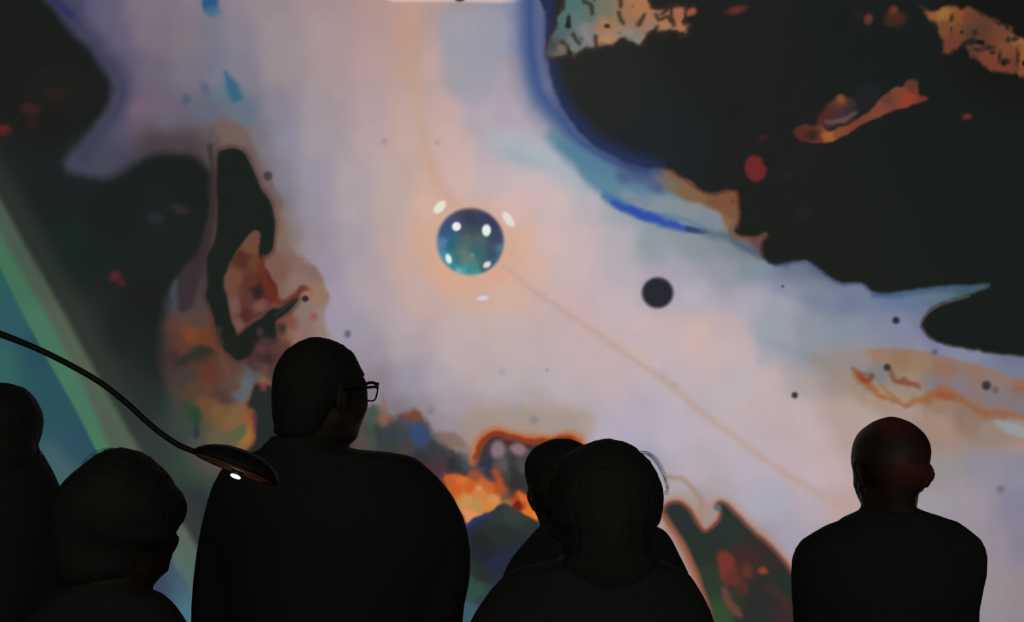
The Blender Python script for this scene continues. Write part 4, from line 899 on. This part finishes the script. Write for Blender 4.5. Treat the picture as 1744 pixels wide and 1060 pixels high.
r5, off5, L5, R5, H5 = person('broad person seen from behind, nearest the camera in the middle, wispy hair at right', 1.95, (1033, 898), 3, 3, 0,
    [(938,985,1084),(948,955,1112),(956,918,1134),(963,890,1150),(970,872,1164),(978,860,1175),(990,847,1184),(1005,834,1193),(1020,824,1201),(1040,811,1210),(1060,800,1217),(1100,788,1226),(1150,780,1232)],
    1.62, hair5, 1.0, M_jackets[2], neck=(1034, 950), nr=.054, depth=.115, collar=False, eo=-.002,
    outl=[(749,1015,1055),(754,998,1072),(762,980,1086),(772,966,1094),(778,959,1102),(785,952,1109),(800,942,1117),(815,936,1124),(830,933,1129),(850,932,1131),(870,934,1129),(885,940,1126),(893,944,1123)])
random.seed(4)
cv = []
for i in range(11):
    a = random.uniform(-5, 4); b = random.uniform(-9, 7); dy = random.uniform(-.02, .02)
    cv.append([wp(1088+a, 772+b*.4, 1.95+dy), wp(1104+a, 775+b*.5, 1.95+dy), wp(1121+a*.8, 793+b, 1.95+dy), wp(1133+a*.7, 820+b, 1.95+dy), wp(1137+a*.6, 838+b*.6, 1.95+dy), wp(1131, 842+b*.3, 1.95+dy)])
strands(r5, off5, cv, .00032)
cv = []
for i in range(6):
    a = random.uniform(-2, 2); cv.append([wp(140+a*3, 790, 2.15), wp(160+a*3, 772+a, 2.15), wp(182+a, 764+a*.6, 2.15), wp(205, 765+a*.5, 2.15), wp(225, 773, 2.15)])
strands(r2, off2, cv, .00035)
cv = [[wp(783+i, 865+i*3, 2.6), wp(795+i*.5, 890+i*2, 2.6), wp(801, 925, 2.6), wp(803-i*.4, 960, 2.6), wp(800, 985, 2.6)] for i in range(3)]
eb = r3

# ---------------------------------------------------------------- arc lamp at the left
YL = 1.9
base = Vector((-1.62, YL+.1, 0))
lamp = empty('arc_lamp', base, 'black arching lamp with thin curved stem and small oval head with white light', 'lamp')
def ring_solid(prof, n, c=Vector((0, 0, 0))):
    V_, F_ = [], []
    for r, z in prof:
        for k2 in range(n): V_.append(c+Vector((math.cos(2*math.pi*k2/n)*r, math.sin(2*math.pi*k2/n)*r, z)))
    for i in range(len(prof)-1):
        for k2 in range(n): F_.append((i*n+k2, i*n+(k2+1) % n, (i+1)*n+(k2+1) % n, (i+1)*n+k2))
    return V_, F_
V_, F_ = ring_solid([(0, 0), (.15, 0), (.155, .006), (.15, .02), (.04, .028), (.014, .05), (.012, .07), (0, .07)], 32); link('base', mesh_from('base', V_, F_), M_metal, lamp)
tip = [wp(-330, 560, YL+.05), wp(-200, 528, YL+.02), wp(-90, 538, YL), wp(0, 569, YL), wp(80, 602, YL), wp(160, 645, YL), wp(210, 682, YL), wp(260, 727, YL), wp(300, 756, YL), wp(332, 770, YL), wp(352, 778, YL)]
P = [base+Vector((0, 0, .06)), base+Vector((0, 0, .7)), base+Vector((.01, 0, 1.25)), base+Vector((.06, -.01, 1.58))]+tip[0:]
P = [Vector(p)-base for p in cat_rom([tuple(p) for p in P], 8, False)]
R_ = list(np.interp(np.linspace(0, 1, len(P)), [0, .3, .55, 1], [.010, .008, .0045, .0042]))
V_, F_ = tube(P, R_, 12); link('stem', mesh_from('stem', V_, F_), M_metal, lamp)
hc = wp(404, 792, YL)
Rl = Matrix.Rotation(math.radians(21), 3, 'Y') @ Matrix.Rotation(math.radians(-12), 3, 'X')
def Lp(x, y, z): return hc+Rl @ Vector((x, y, z))-base
V_, F_ = [], []
prof = [(0.0, -.004), (.052, -.004), (.058, -.007), (.0635, -.007), (.0655, -.003), (.063, .002), (.056, .009), (.044, .016), (.028, .0215), (.012, .0235), (0.0, .024)]
n = 40
for r, z in prof:
    for k2 in range(n): V_.append(Lp(math.cos(2*math.pi*k2/n)*r*1.02+z*.18, math.sin(2*math.pi*k2/n)*r*.8, z))
for i in range(len(prof)-1):
    for k2 in range(n): F_.append((i*n+k2, i*n+(k2+1) % n, (i+1)*n+(k2+1) % n, (i+1)*n+k2))
lh = link('lamp_head', mesh_from('lamp_head', V_, F_), M_metal, lamp)
V_, F_ = [], []
for r, z in ((.036, -.0045), (.037, -.0095), (.060, -.0095), (.061, -.0045)):
    for k2 in range(n): V_.append(Lp(math.cos(2*math.pi*k2/n)*r*1.02, math.sin(2*math.pi*k2/n)*r*.8, z))
for i in range(4):
    for k2 in range(n): F_.append((i*n+k2, ((i+1) % 4)*n+k2, ((i+1) % 4)*n+(k2+1) % n, i*n+(k2+1) % n))
rim = link('rim', mesh_from('rim', V_, F_), mat('copper_rim', (.35, .11, .05), .5, .3, noise=.2, scale=60), lh); rim['label'] = 'dull copper rim under the lamp head'
V_, F_ = [], []
bc = wp(401, 812, YL-.012)-base
for lat in range(9):
    a = lat/8*math.pi
    for k2 in range(16): V_.append(bc+Rl @ Vector((math.cos(2*math.pi*k2/16)*.0080*math.sin(a), math.sin(2*math.pi*k2/16)*.007*math.sin(a), .0028*math.cos(a))))
for i in range(8):
    for k2 in range(16): F_.append((i*16+k2, (i+1)*16+k2, (i+1)*16+(k2+1) % 16, i*16+(k2+1) % 16))
bl_ = link('bulb', mesh_from('bulb', V_, F_), emat('white_led', (.95, .93, 1), 2.2), lh); bl_['label'] = 'small glowing white light'
V_, F_ = tube([bc+Rl @ Vector((0, 0, .003)), bc+Rl @ Vector((0, 0, .016))], [.0085, .010], 16); link('socket', mesh_from('socket', V_, F_), M_metal, lh)
pl = bpy.data.lights.new('lamp_light', 'POINT'); po = bpy.data.objects.new('lamp_light', pl); S.collection.objects.link(po); po.parent = lamp
pl.energy = .005; pl.color = (.8, .78, 1); pl.shadow_soft_size = .006; po.location = bc+Rl @ Vector((0, -.012, -.012))
